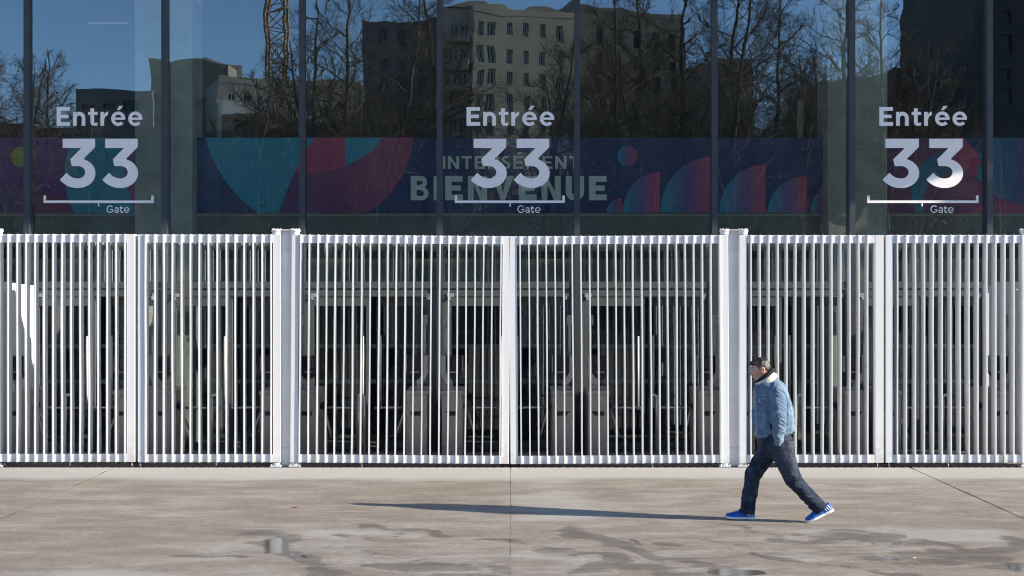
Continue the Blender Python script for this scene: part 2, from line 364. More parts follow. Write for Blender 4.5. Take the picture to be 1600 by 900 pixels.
def post_pair(px, label):
    x = wx(px, YF); t = thing('gate_post', label, 'post', (x, YF, 0), 'hinge posts of the white gates')
    d = 14.6 * PX                                # half distance of the two pivots (photo 29 px apart)
    c = MB(); c.box(-.085, .085, .09, .27, 0, ZT + .062); bevel(c.build('column', STEELPOST, t), .006)
    c = MB(); c.box(-.083, .083, .0855, .0895, .245, .2475); c.box(-.083, .083, .0855, .0895, 2.935, 2.937); c.build('weld_seam', MULL, t)
    b = MB(); b.prism([(-d, ZT + .066), (d, ZT + .066), (d, ZT + .078), (-d, ZT + .078)], .03, .14); b.prism([(-d, ZT + .02), (-d + .05, ZT + .066), (-d, ZT + .066)], .07, .085)
    b.prism([(d, ZT + .02), (d, ZT + .066), (d - .05, ZT + .066)], .07, .085); b.build('top_bracket', WHITE, t)
    for s in (-1, 1):
        cx = s * d
        b = MB(); z = ZT
        b.tube([(cx, .075, z + .008), (cx, .075, z + .012), (cx, .075, z + .048), (cx, .075, z + .052), (cx, .075, z + .0521), (cx, .075, z + .072), (cx, .075, z + .075)], [.05, .06, .06, .06, .07, .07, .066], 24)
        p = b.build('pivot_housing', WHITE, t)
        b = MB()
        for k in range(8):
            a = 2 * math.pi * (k + .4) / 8; q = (cx + .055 * math.cos(a), .075 + .055 * math.sin(a))
            b.tube([(q[0], q[1], z + .075), (q[0], q[1], z + .09)], .0105, 6)
        b.build('bolt_heads', WHITE, p)
        b = MB(); b.box(cx - .075, cx + .075, -.02, .165, -.001, .014)
        b.tube([(cx, .075, .0141), (cx, .075, .05)], .052, 20); p = b.build('base_plate', WHITE, t)
        b = MB()
        for sx in (-1, 1):
            for sy in (.0, .145): b.tube([(cx + sx * .058, sy, .014), (cx + sx * .058, sy, .036)], .0115, 6)
        b.build('anchor_bolts', GALV, p)
    return t
post_pair(445.4, 'grey hinge post with two white bolted pivots left of the wide central gates')
post_pair(1147.8, 'grey hinge post with two white bolted pivots beside the walking man')
post_pair(-21, 'grey hinge post at the far left edge, only its bolted cap showing')
post_pair(1618.6, 'grey hinge post at the far right edge, only its bolted cap showing')

# white screens running back from the fence ends to the facade
def side_screen(label, sgn):
    # from near the outer post back to the facade
    Ya, Yb = 18.35, 19.35
    xa, xb = sgn * 7.02, sgn * 6.93
    t = thing('side_screen', label, 'screen', ((xa + xb) / 2, 18.9, 0), 'screens closing the ends of the entrance')
    ox, oy = (xa + xb) / 2, 18.9
    b = MB(); za, zb = 2.50, 2.44
    for i in range(11):
        f = i / 10; x = xa + (xb - xa) * f - ox; y = Ya + (Yb - Ya) * f - oy
        zt = za + (zb - za) * f
        bb = MB(); bb.box(x - .012, x + .012, y - .034, y + .034, .08, zt - .09); bb.build('slat', WHITE, t)
    v = []
    bb = MB()
    bb.add([(xa - .02 - ox, Ya - oy - .05, za - .09), (xa + .02 - ox, Ya - oy - .05, za - .09), (xb + .02 - ox, Yb - oy + .05, zb - .09), (xb - .02 - ox, Yb - oy + .05, zb - .09),
            (xa - .02 - ox, Ya - oy - .05, za), (xa + .02 - ox, Ya - oy - .05, za), (xb + .02 - ox, Yb - oy + .05, zb), (xb - .02 - ox, Yb - oy + .05, zb)],
           [(0, 3, 2, 1), (4, 5, 6, 7), (0, 1, 5, 4), (1, 2, 6, 5), (2, 3, 7, 6), (3, 0, 4, 7)]); bb.build('top_rail', WHITE, t)
    bb = MB(); bb.box(xb - ox - .025, xb - ox + .025, Yb - oy + .05, Yb - oy + .1, 0, zb); bb.build('post', WHITE, t)
    bb = MB(); bb.box(min(xa, xb) - ox - .004, max(xa, xb) - ox + .004, Ya - oy, Yb - oy, .10, za - .12); bb.build('backing_panel', WHITE, t)
side_screen('bright sunlit white screen running back behind the far left gate', -1)
side_screen('shaded grey-white screen running back behind the far right gate', 1)

# ------------------------------------------------------------------ turnstiles
def make_turnstile(mirror):
    s = -1 if mirror else 1         # s=1: right unit of a pair (passage on its right)
    t = bpy.data.objects.new('turnstile', None); COL.objects.link(t)
    b = MB(); b.box(-.145, .145, .0, .85, .02, .93); bevel(b.build('cabinet', CAB, t), .012)
    b = MB(); b.box(-.158, .158, -.012, .865, .9305, .985); bevel(b.build('cabinet_top', CAB, t), .01)
    b = MB(); b.box(-.13, .13, -.0155, -.0125, .968, .982); b.build('edge_strip', STRIPB, t)
    b = MB(); b.prism([(s * -.10, .70), (s * .08, .70), (s * .08, .64), (s * -.05, .64)], -.004, .0); b.build('ticket_slot', BLACK, t)
    b = MB(); b.box(-.125, .125, -.0025, -.0002, .06, .61); b.box(-.125, .125, -.0025, -.0002, .73, .905); bevel(b.build('front_panel', CAB, t), .002)
    b = MB(); b.box(-.16, .16, -.01, .86, 0, .02); b.build('plinth', BLACK, t)
    b = MB(); b.tube([(s * -.04, .12, .985), (s * -.04, .12, 1.13)], .045, 16); b.tube([(s * -.04, .12, 1.02), (s * -.04, .12, 1.045)], .055, 16); b.build('neck', CABL, t, smooth=False)
    # curved bracket with the reader head
    prof = [(-.15, 1.47), (-.09, 1.47), (-.09, 1.24), (-.05, 1.17), (.0, 1.13), (.0, 1.08), (-.08, 1.08), (-.12, 1.14), (-.15, 1.22)]
    b = MB(); b.prism([(s * x, z) for x, z in prof], .0, .22); bevel(b.build('bracket', CABL, t), .008)
    b = MB(); b.prism([(s * -.089, 1.465), (s * .14, 1.465), (s * .14, 1.25), (s * .06, 1.14), (s * .001, 1.135), (s * -.089, 1.245)], .015, .20); h = bevel(b.build('reader_head', BLACK, t), .008)
    b = MB(); b.box(min(s * -.05, s * .12), max(s * -.05, s * .12), .0105, .0145, 1.30, 1.44); b.build('screen', SCREEN, h)
    b = MB(); b.box(min(s * -.03, s * .09), max(s * -.03, s * .09), .009, .0148, 1.235, 1.25); b.build('reader_slot', CABL, h)
    b = MB(); b.box(min(s * .138, s * .147), max(s * .138, s * .147), .01, .205, 1.24, 1.468); b.build('edge_trim', CABL, h)
    b = MB(); b.tube([(s * -.10, .16, 1.3), (s * -.10, .16, 1.93)], .019, 10); p = b.build('pole', CABL, t, smooth=True)
    b = MB()
    for k in range(4): b.tube([(s * -.10, .16, 1.90 + k * .033), (s * -.10, .16, 1.927 + k * .033)], .042, 14); b.tube([(s * -.10, .16, 1.9265 + k * .033), (s * -.10, .16, 1.9335 + k * .033)], .03, 14)
    b.build('beacon', CABL, p)
    b = MB(); b.tube([(s * .145, .40, .76), (s * .20, .40, .73)], .05, 14); hb = b.build('arm_hub', BLACK, t)
    for k, (dx, dy, dz) in enumerate(((.13, -.14, -.40), (.10, .2, -.38), (.44, .0, -.01))):
        b = MB(); b.tube([(s * .185, .40, .72), (s * (.185 + dx), .40 + dy, .72 + dz)], .014, 8); b.build('tripod_arm', INOX, t, smooth=True)
    return t
def copy_tree(o, parent=None):
    c = o.copy(); COL.objects.link(c); c.parent = parent
    for ch in list(o.children): copy_tree(ch, c)
    return c
WHERE = ['at the far left edge', 'behind the seam of the two left gates', 'behind the left hinge post', 'behind the wide leaf left of the central seam',
         'behind the wide leaf right of the central seam', 'behind the right hinge post beside the man', 'behind the seam of the two right gates', 'at the far right edge']
protos = {False: make_turnstile(False), True: make_turnstile(True)}; used = {False: 0, True: 0}
for k in range(8):
    cxp = 678.5 + 228.5 * (k - 3)
    for mir in (True, False):
        px = cxp + (-27.5 if mir else 28.0)
        if px < -20 or px > 1640: continue
        t = protos[mir] if not used[mir] else copy_tree(protos[mir]); used[mir] = 1
        t.location = (wx(px, YT), YT, 0)
        tag(t, f"{'left' if mir else 'right'} grey-brown turnstile of the pair {WHERE[k]}", 'turnstile', 'turnstiles in pairs behind the gates')
PASS = ['far left gate', 'leaf under the left Entrée sign', 'left part of the wide leaf left of the seam', 'central seam', 'right part of the wide leaf right of the seam', 'gate beside the walking man', 'far right gate']
hoop0 = None
for k in range(-3, 4):
    px = 792.75 + 228.5 * k
    x = wx(px, YT + .3)
    if hoop0 is None:
        b = MB(); rr = .045; pts = [(-rr, 0, 0), (-rr, 0, .86)] + [(-rr * math.cos(a), 0, .86 + rr * math.sin(a)) for a in (math.pi / 6 * i for i in range(1, 6))] + [(rr, 0, .86), (rr, 0, 0)]
        b.tube(pts, .021, 10); hoop0 = h_ = b.build('hoop_barrier', INOX, None, smooth=True)
    else: h_ = hoop0.copy(); COL.objects.link(h_)
    h_.location = (x, YT + .3, 0); tag(h_, f'slim steel hoop barrier behind the {PASS[k + 3]}', 'barrier', 'hoop barriers between the turnstiles')

# ------------------------------------------------------------------ entrance building: glass facade, doors, interior
bld = thing('entrance_building', 'long glass-fronted stadium entrance hall with dark mullions behind the white gates', 'building', (0, YG, 0))
MX = [-1.069 + 2.0282 * k for k in range(-7, 9)]
b = MB(); b.box(-.042, .042, -.07, .16, 0, 9.2); mm = b.mesh('mullion', MULL)
for x in MX: obj('mullion', mm, bld, (x, 0, 0))
ZTR = 2.505
rt = random.Random(11)
bw = 2.0282 - .09
b = MB(); b.add([(-bw / 2, 0, 0), (bw / 2, 0, 0), (bw / 2, 0, 6.6), (-bw / 2, 0, 6.6)], [(0, 1, 2, 3)]); pane_up = b.mesh('glass_pane', GLASS, fix=False)
b = MB(); b.box(-bw / 2, bw / 2, -.05, .05, 2.404, ZTR); tr1 = b.mesh('transom', DOORM)
b = MB(); b.box(-bw / 2, bw / 2, -.035, .05, 2.285, 2.388); tr2 = b.mesh('door_header', DOORM)
b = MB(); b.box(-.032, .032, -.05, .05, 0, 2.285); jamb = b.mesh('door_jamb', DOORM)
lw = .885; b = MB()          # leaf, hinged at x=0, extends +x
b.box(0, .06, -.025, .025, .02, 2.275); b.box(lw - .055, lw, -.025, .025, .02, 2.275); b.box(.06, lw - .055, -.024, .024, 2.145, 2.275); b.box(.06, lw - .055, -.024, .024, .02, .13)
leaf_m = b.mesh('door_leaf', DOORM)
b = MB(); b.add([(.06, 0, .13), (lw - .055, 0, .13), (lw - .055, 0, 2.145), (.06, 0, 2.145)], [(0, 1, 2, 3)]); leafg = b.mesh('glass_pane', DGLASS, fix=False)
b = MB(); xh = lw - .10; b.tube([(xh, -.08, .62), (xh, -.08, 1.70)], .016, 10)
for z in (.75, 1.57): b.tube([(xh, -.08, z), (xh, -.02, z)], .01, 8)
hand_m = b.mesh('pull_handle', mat('satin_handle', (.72, .72, .71), .45, .04, 20, .15), True)
b = MB(); b.box(.0, .10, -.06, -.027, 2.28, 2.33); b.box(.02, .055, -.075, -.03, 2.24, 2.28); hinge_m = b.mesh('hinge', GALV)
b = MB(); b.tube([(.06, -.055, .64), (lw - .055, -.055, .64)], .013, 8); push_m = b.mesh('push_bar', INOX, True)
for i in range(len(MX) - 1):
    xc = (MX[i] + MX[i + 1]) / 2
    p = obj('glass_pane', pane_up, bld, (xc, rt.uniform(-.001, .001), ZTR)); p.rotation_euler = (R(rt.gauss(0, .06)), 0, R(rt.gauss(0, .07)))
    if not (-9.5 < xc < 9.5):
        o = obj('glass_pane', leafg, bld, (xc - bw / 2, 0, 0)); o.scale = (bw / lw, 1, 1.1); continue
    obj('transom', tr1, bld, (xc, 0, 0)); obj('door_header', tr2, bld, (xc, 0, 0))
    for s in (-1, 1): obj('door_jamb', jamb, bld, (xc + s * (bw / 2 - .033), 0, 0))
    for s in (-1, 1):
        lf = obj('door_leaf', leaf_m, bld, (xc + s * (bw / 2 - .068), 0, 0))
        if s == 1: lf.scale = (-1, 1, 1); lf.rotation_euler = (0, 0, R(-rt.uniform(16, 24)))
        obj('glass_pane', leafg, lf); obj('hinge', hinge_m, lf); obj('push_bar', push_m, lf)
        obj('pull_handle', hand_m, lf)
def bpart(name, m, *boxes):
    b = MB()
    for q in boxes: b.box(*q)
    return b.build(name, m, bld)
bpart('floor', INFLOOR, (-15.2, 15.2, -.12, 14, -.048, -.001)); bpart('ceiling', CEIL, (-15.2, 15.2, .2, 14, 8.9, 9.1))
bpart('back_wall', INWALL, (-15.2, 15.2, 14, 14.3, 0, 9.1)); bpart('side_wall', INWALL, (-15.4, -15.2, .1, 14.3, 0, 9.1)); bpart('side_wall', INWALL, (15.2, 15.4, .1, 14.3, 0, 9.1))
bpart('roof', MULL, (-15.6, 15.6, -.2, 14.5, 9.2, 9.6)); bpart('upper_wall', STEELPOST, (-15.6, 15.6, -.3, -.05, 9.6, 13))
# unseen overhang added to shade the upper glass, notched for a sun patch
CZ, CP = 8.0, 3.1
b = MB(); cp = [(-20, -.10), (-20, -CP), (16.1, -CP), (16.25, -2.85), (16.65, -2.52), (17.9, -2.8), (18.2, -CP), (24, -CP), (24, -.10)]; n_ = len(cp)
b.add([(x, y, CZ) for x, y in cp] + [(x, y, CZ + .25) for x, y in cp], [tuple(range(n_)), tuple(range(n_, 2 * n_))] + [(i, (i + 1) % n_, n_ + (i + 1) % n_, n_ + i) for i in range(n_)])
b.build('unseen_shade_canopy', mat('white_bounce_soffit', (.86, .85, .82), .7, .04, 2), bld)  # white underside picked to bounce light onto the facade
YC = .35; Yb_ = YG + .65; pb = Yb_ / F
bx = lambda px: wx(px, Yb_); bz = lambda py: wz(py, Yb_)
for a, c in ((210, 300), (1293, 1387)):
    x0, x1 = wx(a, YG + YC), wx(c, YG + YC); bb = MB(); bb.box(x0, x1, YC, YC + .7, 0, 8.9); bevel(bb.build('column', CONC, bld), .02)
for x0 in (-15.4, 15.3 - .9):
    bb = MB(); bb.box(x0, x0 + .9, YC, YC + .7, 0, 8.9); bb.build('column', CONC, bld)
bpart('interior_beam', BEAM, (-15.1, 15.1, .72, 1.0, bz(385), bz(337))); bpart('beam_ledge', LEDGE, (-15.1, 15.1, .70, 1.0, bz(337) + .001, bz(333)))
bpart('parapet', GREENP, (-15.1, 15.1, 3.4, 3.6, wz(440, YG + 3.4), wz(404, YG + 3.4)))
bpart('parapet_cap', LEDGE, (-15.1, 15.1, 3.35, 3.6, wz(442, YG + 3.35) - .02, wz(440, YG + 3.4) - .002))
# inner screen of the lobby with two horizontal rails
b = MB()
for py in (541, 596): b.box(-15, 15, 2.2, 2.26, wz(py + 3, YG + 2.2), wz(py - 3, YG + 2.2))
b.build('inner_rail', LEDGE, bld)
b = MB(); ri = random.Random(2)
for i in range(46): x = -15 + i * .66 + ri.uniform(-.1, .1); b.box(x, x + .035, 2.28, 2.34, 0, 2.5)
b.build('inner_post', BEAM, bld)
# ceiling strip lights of the hall
LAMP = NT('dim_strip_light'); LAMP.b.inputs['Emission Color'].default_value = (1, .93, .8, 1); LAMP.b.inputs['Emission Strength'].default_value = .05; LAMP.b.inputs['Base Color'].default_value = (.3, .3, .3, 1)
for px, py, wpx, dy in ((168, 37, 70, 3.0),):
    Y = YG + dy; t = thing('strip_light', 'faint slim hanging strip light seen through the glass above the left Entrée sign', 'light', (wx(px, Y), Y, wz(py, Y)))
    b = MB(); b.box(-.34, .34, -.04, .04, 0, .014); b.build('diffuser', LAMP.mat, t); b = MB(); b.box(-.36, .36, -.03, .03, .015, .04); b.build('housing', CEIL, t)
    b = MB(); b.tube([(-.2, 0, .04), (-.2, 0, 8.9 - wz(py, Y))], .004, 6); b.tube([(.2, 0, .04), (.2, 0, 8.9 - wz(py, Y))], .004, 6); b.build('hanger', CEIL, t)

# ------------------------------------------------------------------ glyphs (drawn here, cap height 1)
def ell(cx, cy, rx, ry, a0, a1, n=22): return [(cx + rx * math.cos(R(a0 + (a1 - a0) * i / n)), cy + ry * math.sin(R(a0 + (a1 - a0) * i / n))) for i in range(n + 1)]
def rect(x0, y0, x1, y1): return [(x0, y0), (x1, y0), (x1, y1), (x0, y1)]
def qb(p, q, r, n=8): return [((1 - t) ** 2 * p[0] + 2 * t * (1 - t) * q[0] + t * t * r[0], (1 - t) ** 2 * p[1] + 2 * t * (1 - t) * q[1] + t * t * r[1]) for t in (i / n for i in range(n + 1))]
def glyph(ch, w):
    """list of shapes; a shape is a list of loops (outer, holes...). w = stroke"""
    if ch == '3':
        outer = ell(.37, .30, .358, .30, 71, -90)
        lo = qb((.37, 0), (.14, 0), (0, .17))[1:]; li = qb((.139, .312), (.225, .194), (.37, .194))
        inn = ell(.37, .3195, .148, .1255, -90, 90)[1:]
        return [[[(.058, 1), (.058, .812), (.44, .812), (.212, .581), (.243, .445)] + inn[::-1] + li[::-1] + lo[::-1] + outer[::-1] + [(.484, .594), (.72, .83), (.72, 1)]]], .73
    if ch in 'Eé' and ch == 'E':
        return [[[(0, 0), (.72, 0), (.72, w), (w * 1.1, w), (w * 1.1, .5 - w * .45), (.64, .5 - w * .45), (.64, .5 + w * .45), (w * 1.1, .5 + w * .45), (w * 1.1, 1 - w), (.71, 1 - w), (.71, 1), (0, 1)]]], .72
    if ch == 'É': s, a = glyph('E', w); return s + [[[(.25, 1.08), (.42, 1.08), (.62, 1.30), (.38, 1.30)]]], a
    if ch == 'n':
        o = ell(.33, .42, .33, .33, 0, 180); i = ell(.335, .40, .335 - w, .34 - w * .95, 180, 0)
        return [[[(.66, 0)] + o[:16] + [(w, .64), (w, .74), (0, .74), (0, 0), (w, 0)] + i + [(.66 - w, 0)]]], .66
    if ch == 't':
        return [[[(.12, .58), (.12, .2)] + ell(.33, .2, .21, .21, 180, 262, 8) + [(.5, .02), (.5, .17)] + ell(.36, .22, .36 - .12 - w, .065, 270, 180, 6) + [(.12 + w, .58), (.5, .58), (.5, .74), (.12 + w, .74), (.12 + w, .93), (.12, .93), (.12, .74), (0, .74), (0, .58)]]], .5
    if ch == 'r':
        return [[[(0, 0), (w, 0), (w, .28)] + ell(.42, .28, .42 - w, .28, 180, 95, 8) + [(.42, .76)] + ell(.44, .42, .28, .34, 100, 150, 6) + [(w, .60), (w, .74), (0, .74)]]], .42
    if ch in 'eé':
        cx, cy, rx, ry = .38, .375, .38, .385
        o = ell(cx, cy, rx, ry, -42, -352, 40); i = ell(cx, cy, rx - w * .95, ry - w * .85, -352, -52, 30)
        s = [[o + [(rx * 2, .36), (rx * 2, .315), (w * .9, .315), (w * .9, .43)] + [(.76 - w, .43)] + [p for p in i if not (p[0] > .5 and .2 < p[1] < .45)]]]
        o = ell(cx, cy, rx, ry, 0, 318, 40); i = ell(cx, cy, rx - w * .95, ry - w * .85, 318, 0, 40)
        s = [[o + i], [rect(w * .8, .315, .755, .315 + w * .62)]]
        if ch == 'é': s.append([[(.31, .84), (.46, .84), (.66, 1.06), (.44, 1.06)]])
        return s, .76
    if ch == 'G':
        return [[ell(.5, .5, .5, .51, 40, 318, 40) + ell(.5, .5, .5 - w, .51 - w, 318, 40, 40)], [rect(.55, .5 - w, .96, .5)], [rect(.96 - w, .15, .96, .5 - w - .001)]], .98
    if ch == 'a':
        return [[ell(.30, .21, .30, .22, 0, 360, 30)[:-1], ell(.30, .21, .30 - w, .22 - w * .85, 0, 360, 30)[:-1]], [rect(.6 - w, 0, .6, .46)], [ell(.31, .45, .29, .31, 0, 150, 20) + ell(.31, .45, .29 - w, .31 - w, 150, 0, 20)]], .6
    if ch == 'I': return [[rect(0, 0, w * 1.1, 1)]], w * 1.1
    if ch == 'N': return [[[(0, 0), (w, 0), (w, .66), (.72 - w * .9, 0), (.78, 0), (.78, 1), (.78 - w, 1), (.78 - w, .36), (w * .9, 1), (0, 1)]]], .78
    if ch == 'T': return [[[(.35 - w * .5, 0), (.35 + w * .5, 0), (.35 + w * .5, 1 - w), (.7, 1 - w), (.7, 1), (0, 1), (0, 1 - w), (.35 - w * .5, 1 - w)]]], .7
    if ch == 'M': return [[[(0, 0), (w, 0), (w, .62), (.46, .18), (.92 - w, .62), (.92 - w, 0), (.92, 0), (.92, 1), (.92 - w * .9, 1), (.46, .45), (w * .9, 1), (0, 1)]]], .92
    if ch == 'V': return [[[(.36, 0), (.52, 0), (.88, 1), (.88 - w * 1.15, 1), (.44, .30), (w * 1.15, 1), (0, 1)]]], .88
    if ch == 'U': return [[[(0, 1), (0, .36)] + ell(.37, .36, .37, .375, 180, 360, 20) + [(.74, 1), (.74 - w, 1)] + ell(.37, .36, .37 - w, .375 - w, 360, 180, 20) + [(w, 1)]]], .74
    if ch == 'S':
        top = ell(.3, .72, .29, .29, 35, 255, 20) ; 
        a = ell(.30, .725, .285, .285, 40, 270, 20) + ell(.30, .725, .285 - w, .285 - w * .9, 270, 40, 20)
        c = ell(.30, .275, .31, .285, 90, -140, 20) + ell(.30, .275, .31 - w, .285 - w * .9, -140, 90, 20)
        return [[a], [c]], .61
    if ch == 'B':
        return [[[(0, 0), (.40, 0)] + ell(.42, .28, .30, .28, -90, 62, 14) + ell(.40, .745, .26, .255, -30, 90, 12) + [(0, 1)],
                 [(w, 1 - w * .9), (.38, 1 - w * .9)] + ell(.38, .735, .10, .09, 90, -90, 8) + [(w, .60)],
                 [(w, .42)] + [(.42, .42)] + ell(.42, .28, .11, .115, 90, -90, 8) + [(w, w * .85)]]], .72
    raise KeyError(ch)
GM = {}
def word(text, x, z, size, wstroke, parent, y, mat_, track=.17, width=None, name='letter'):
    """letters as parts; x,z of the left end of the base line, in metres local to parent"""
    adv = [glyph(c, wstroke)[1] for c in text]
    tot = sum(adv) + track * (len(text) - 1); sx = 1.0
    if width: sx = width / (tot * size)
    cx = 0
    for c, a in zip(text, adv):
        key = (c, wstroke, mat_.name)
        if key not in GM:
            b = MB()
            for k, sh in enumerate(glyph(c, wstroke)[0]): b.poly(sh, -.0012 * k)
            GM[key] = b.mesh(name, mat_, fix=False)
        o = obj(name, GM[key], parent, (x + cx * size * sx, y, z)); o.scale = (size * sx, 1, size)
        cx += a + track
YL = YG - .006
def entrance_sign(e0, e1, t0, t1, k0, k1, tick, g0, g1, label):
    t = thing('entrance_lettering', label, 'lettering', (wx(k0, YL), YL, wz(317, YL)), 'entrance signs lettered on the glass')
    lx = lambda px: wx(px, YL) - t.location.x; lz = lambda py: wz(py, YL) - t.location.z
    q = YL / F
    word('Entrée', lx(e0), lz(196.5), 29.3 * q, .20, t, 0, VINYL, .155, (e1 - e0) * q)
    word('33', lx(t0), lz(293.8), 77 * q, .2, t, 0, VINYL, .14, (t1 - t0) * q, 'numeral')
    b = MB(); b.poly([[(lx(k0), lz(317.2)), (lx(k1), lz(317.2)), (lx(k1), lz(305.5)), (lx(k1 - 4), lz(305.5)), (lx(k1 - 4), lz(313.2)), (lx(k0 + 4), lz(313.2)), (lx(k0 + 4), lz(305.5)), (lx(k0), lz(305.5))]], 0)
    b.poly([[(lx(tick - 1), lz(322.5)), (lx(tick + 1), lz(322.5)), (lx(tick + 1), lz(317.3)), (lx(tick - 1), lz(317.3))]], 0)
    b.build('bracket_line', VINYL, t, fix=False)
    word('Gate', lx(g0), lz(332.5), 11.5 * q, .125, t, 0, VINYL, .14, (g1 - g0) * q)
entrance_sign(88.5, 222.5, 93.5, 215.8, 68, 240, 154, 166.5, 202, 'grey Entrée 33 Gate lettering on the glass beside the left concrete column')
entrance_sign(729, 866, 735.5, 859, 710.5, 882.5, 797, 808.5, 844.5, 'grey Entrée 33 Gate lettering on the glass over the word BIENVENUE')
entrance_sign(1374, 1511, 1379, 1505, 1355, 1529, 1441, 1454, 1490, 'grey Entrée 33 Gate lettering on the glass at right, its last 3 partly sunlit')

# ------------------------------------------------------------------ banners behind the glass
def grad(name, stops, x0=0., x1=1.):
    m = NT(name); g = m.new('ShaderNodeTexCoord'); sp = m.new('ShaderNodeSeparateXYZ'); m.link(g.outputs['Generated'], sp.inputs[0])
    m.link(m.mix(.15, m.ramp(sp.outputs[0], stops), m.ramp(m.noise(300, 2), [(.3, (.3,) * 3), (.7, (.7,) * 3)]), 'OVERLAY'), m.b.inputs['Base Color']); m.b.inputs['Roughness'].default_value = .7
    return m.mat
NAVY = mat('navy_banner_print', (.018, .052, .175), .7, .08, 4); TEAL = (.015, .36, .50); RED = (.52, .08, .18); PURP = (.15, .05, .24)
M_TEAL = mat('teal_print', TEAL, .7, .06, 5); M_RED = mat('crimson_print', RED, .7, .05, 5); M_MAR = grad('maroon_print', [(0, (.15, .06, .19)), (1, (.42, .085, .18))]); M_PUR = mat('purple_print', PURP, .7, .06, 5)
M_TR = grad('teal_to_red_print', [(.05, (.02, .34, .48)), (.5, (.14, .14, .34)), (.95, (.60, .10, .20))]); M_YG = grad('yellow_green_print', [(0, (.42, .32, .03)), (.5, (.34, .42, .12)), (1, (.2, .45, .12))])
M_TN = grad('teal_to_navy_print', [(0, (.02, .32, .45)), (.5, (.03, .12, .26)), (1, (.28, .05, .13))])
def clip(poly, x0, x1, z0, z1):
    for ax, lim, sg in ((0, x0, 1), (0, x1, -1), (1, z0, 1), (1, z1, -1)):
        out = []
        for i in range(len(poly)):
            a, c = poly[i - 1], poly[i]; da, dc = sg * (a[ax] - lim), sg * (c[ax] - lim)
            if (da < 0) != (dc < 0):
                t = da / (da - dc); out.append((a[0] + t * (c[0] - a[0]), a[1] + t * (c[1] - a[1])))
            if dc >= 0: out.append(c)
        poly = out
        if not poly: return poly
    return poly
def banner(px0, px1, base, label):
    t = thing('hanging_banner', label, 'banner', (bx(px0), Yb_, bz(333)), 'printed banners hung inside the hall')
    lx = lambda p: bx(p) - t.location.x; lz = lambda p: bz(p) - t.location.z
    x1, z1 = lx(px1), lz(215)
    b = MB(); b.box(0, x1, 0, .025, 0, z1); b.build('banner_cloth', base, t)
    def shape(name, pts, m, layer, win=None):
        q = [(lx(p[0]), lz(p[1])) for p in pts]; wv = win or (px0, px1)
        q = clip(q, max(.001, lx(wv[0])), min(x1 - .001, lx(wv[1])), .001, z1 - .001)
        if len(q) < 3: return
        b = MB(); b.poly([q[::-1]], -.003 * layer); b.build(name, m, t, fix=False)
    return t, lx, lz, shape
disc = lambda cx, cy, r, ry=None, n=64: [(cx + r * math.cos(2 * math.pi * i / n), cy + (ry or r) * math.sin(2 * math.pi * i / n)) for i in range(n)]
quart = lambda xr, yb, rx, ry: [(xr, yb)] + [(xr - rx * math.cos(R(a)), yb - ry * math.sin(R(a))) for a in range(0, 91, 5)]
t, lx, lz, sh = banner(300, 1293, NAVY, 'long navy banner printed BIENVENUE with teal and crimson shapes, inside the glass')
sh('printed_disc', disc(525, 160, 212), M_TEAL, 1, (300, 541)); sh('printed_crescent', [(646, 215)] + [(502 + 144 * math.cos(R(a)), 207 + 144 * math.sin(R(a))) for a in range(4, 64, 4)] + [(562, 338), (434, 338), (440, 320), (448, 298), (458, 275), (472, 248), (492, 215)], M_MAR, 2)
sh('printed_wedge', [(492, 215), (540, 215), (540, 259), (522, 266), (500, 270), (466, 271), (461, 268), (472, 247)], M_RED, 3)
sh('printed_wedge', [(540, 215), (598, 215), (588, 230), (572, 243), (556, 252), (540, 259)], M_TEAL, 3)
sh('printed_ball', disc(980, 243.5, 15.7), M_TR, 1)
for xr, rx, ry in ((972, 24, 23), (1031, 58, 63), (1113, 81, 87), (1196, 72, 75), (1261, 62, 57), (1345, 78, 66)): sh('printed_quarter', quart(xr, 332, rx, ry), M_TR, 1)
word('INTENSÉMENT', lx(691), lz(264), 20.2 * pb, .19, t, -.014, BTEXT, .19, 214 * pb, 'printed_letter')
word('BIENVENUE', lx(642), lz(313), 38 * pb, .24, t, -.014, BTEXT, .20, 306 * pb, 'printed_letter')
t, lx, lz, sh = banner(-260, 212, M_PUR, 'purple and teal banner with a yellow-green ball, inside the glass at far left')
sh('printed_wave', [(-260, 333), (-260, 300)] + [(x, 290 + .00042 * (x - 25) ** 2 * 10) for x in range(-80, 110, 8)] + [(110, 333)], M_TN, 1); sh('printed_disc', disc(195, 272, 94, 110), M_TEAL, 2); sh('printed_disc', disc(275, 240, 82, 140), M_MAR, 3); sh('printed_ball', disc(32, 245, 15.7), M_YG, 2)
sh('printed_disc', disc(-110, 260, 70), M_TEAL, 2)
t, lx, lz, sh = banner(1387, 1860, NAVY, 'maroon and teal banner with stepped teal edge, inside the glass at far right')
sh('printed_field', [(1387, 215), (1505, 215), (1700, 410), (1387, 410)], M_MAR, 1); sh('printed_disc', disc(1490, 300, 66), M_TN, 2); sh('printed_disc', disc(1490, 318, 48), M_MAR, 3)
sh('printed_step', [(1505, 215), (1534, 253), (1526, 262), (1530, 271), (1516, 278), (1470, 230), (1478, 215)], M_RED, 3)
sh('printed_step', [(1536, 215), (1530, 220), (1541, 231), (1526, 243), (1536, 253), (1526, 262), (1530, 268), (1524, 275), (1560, 310), (1640, 333), (1640, 215)], M_TN, 4)
sh('printed_disc', disc(1720, 290, 60), M_RED, 5)

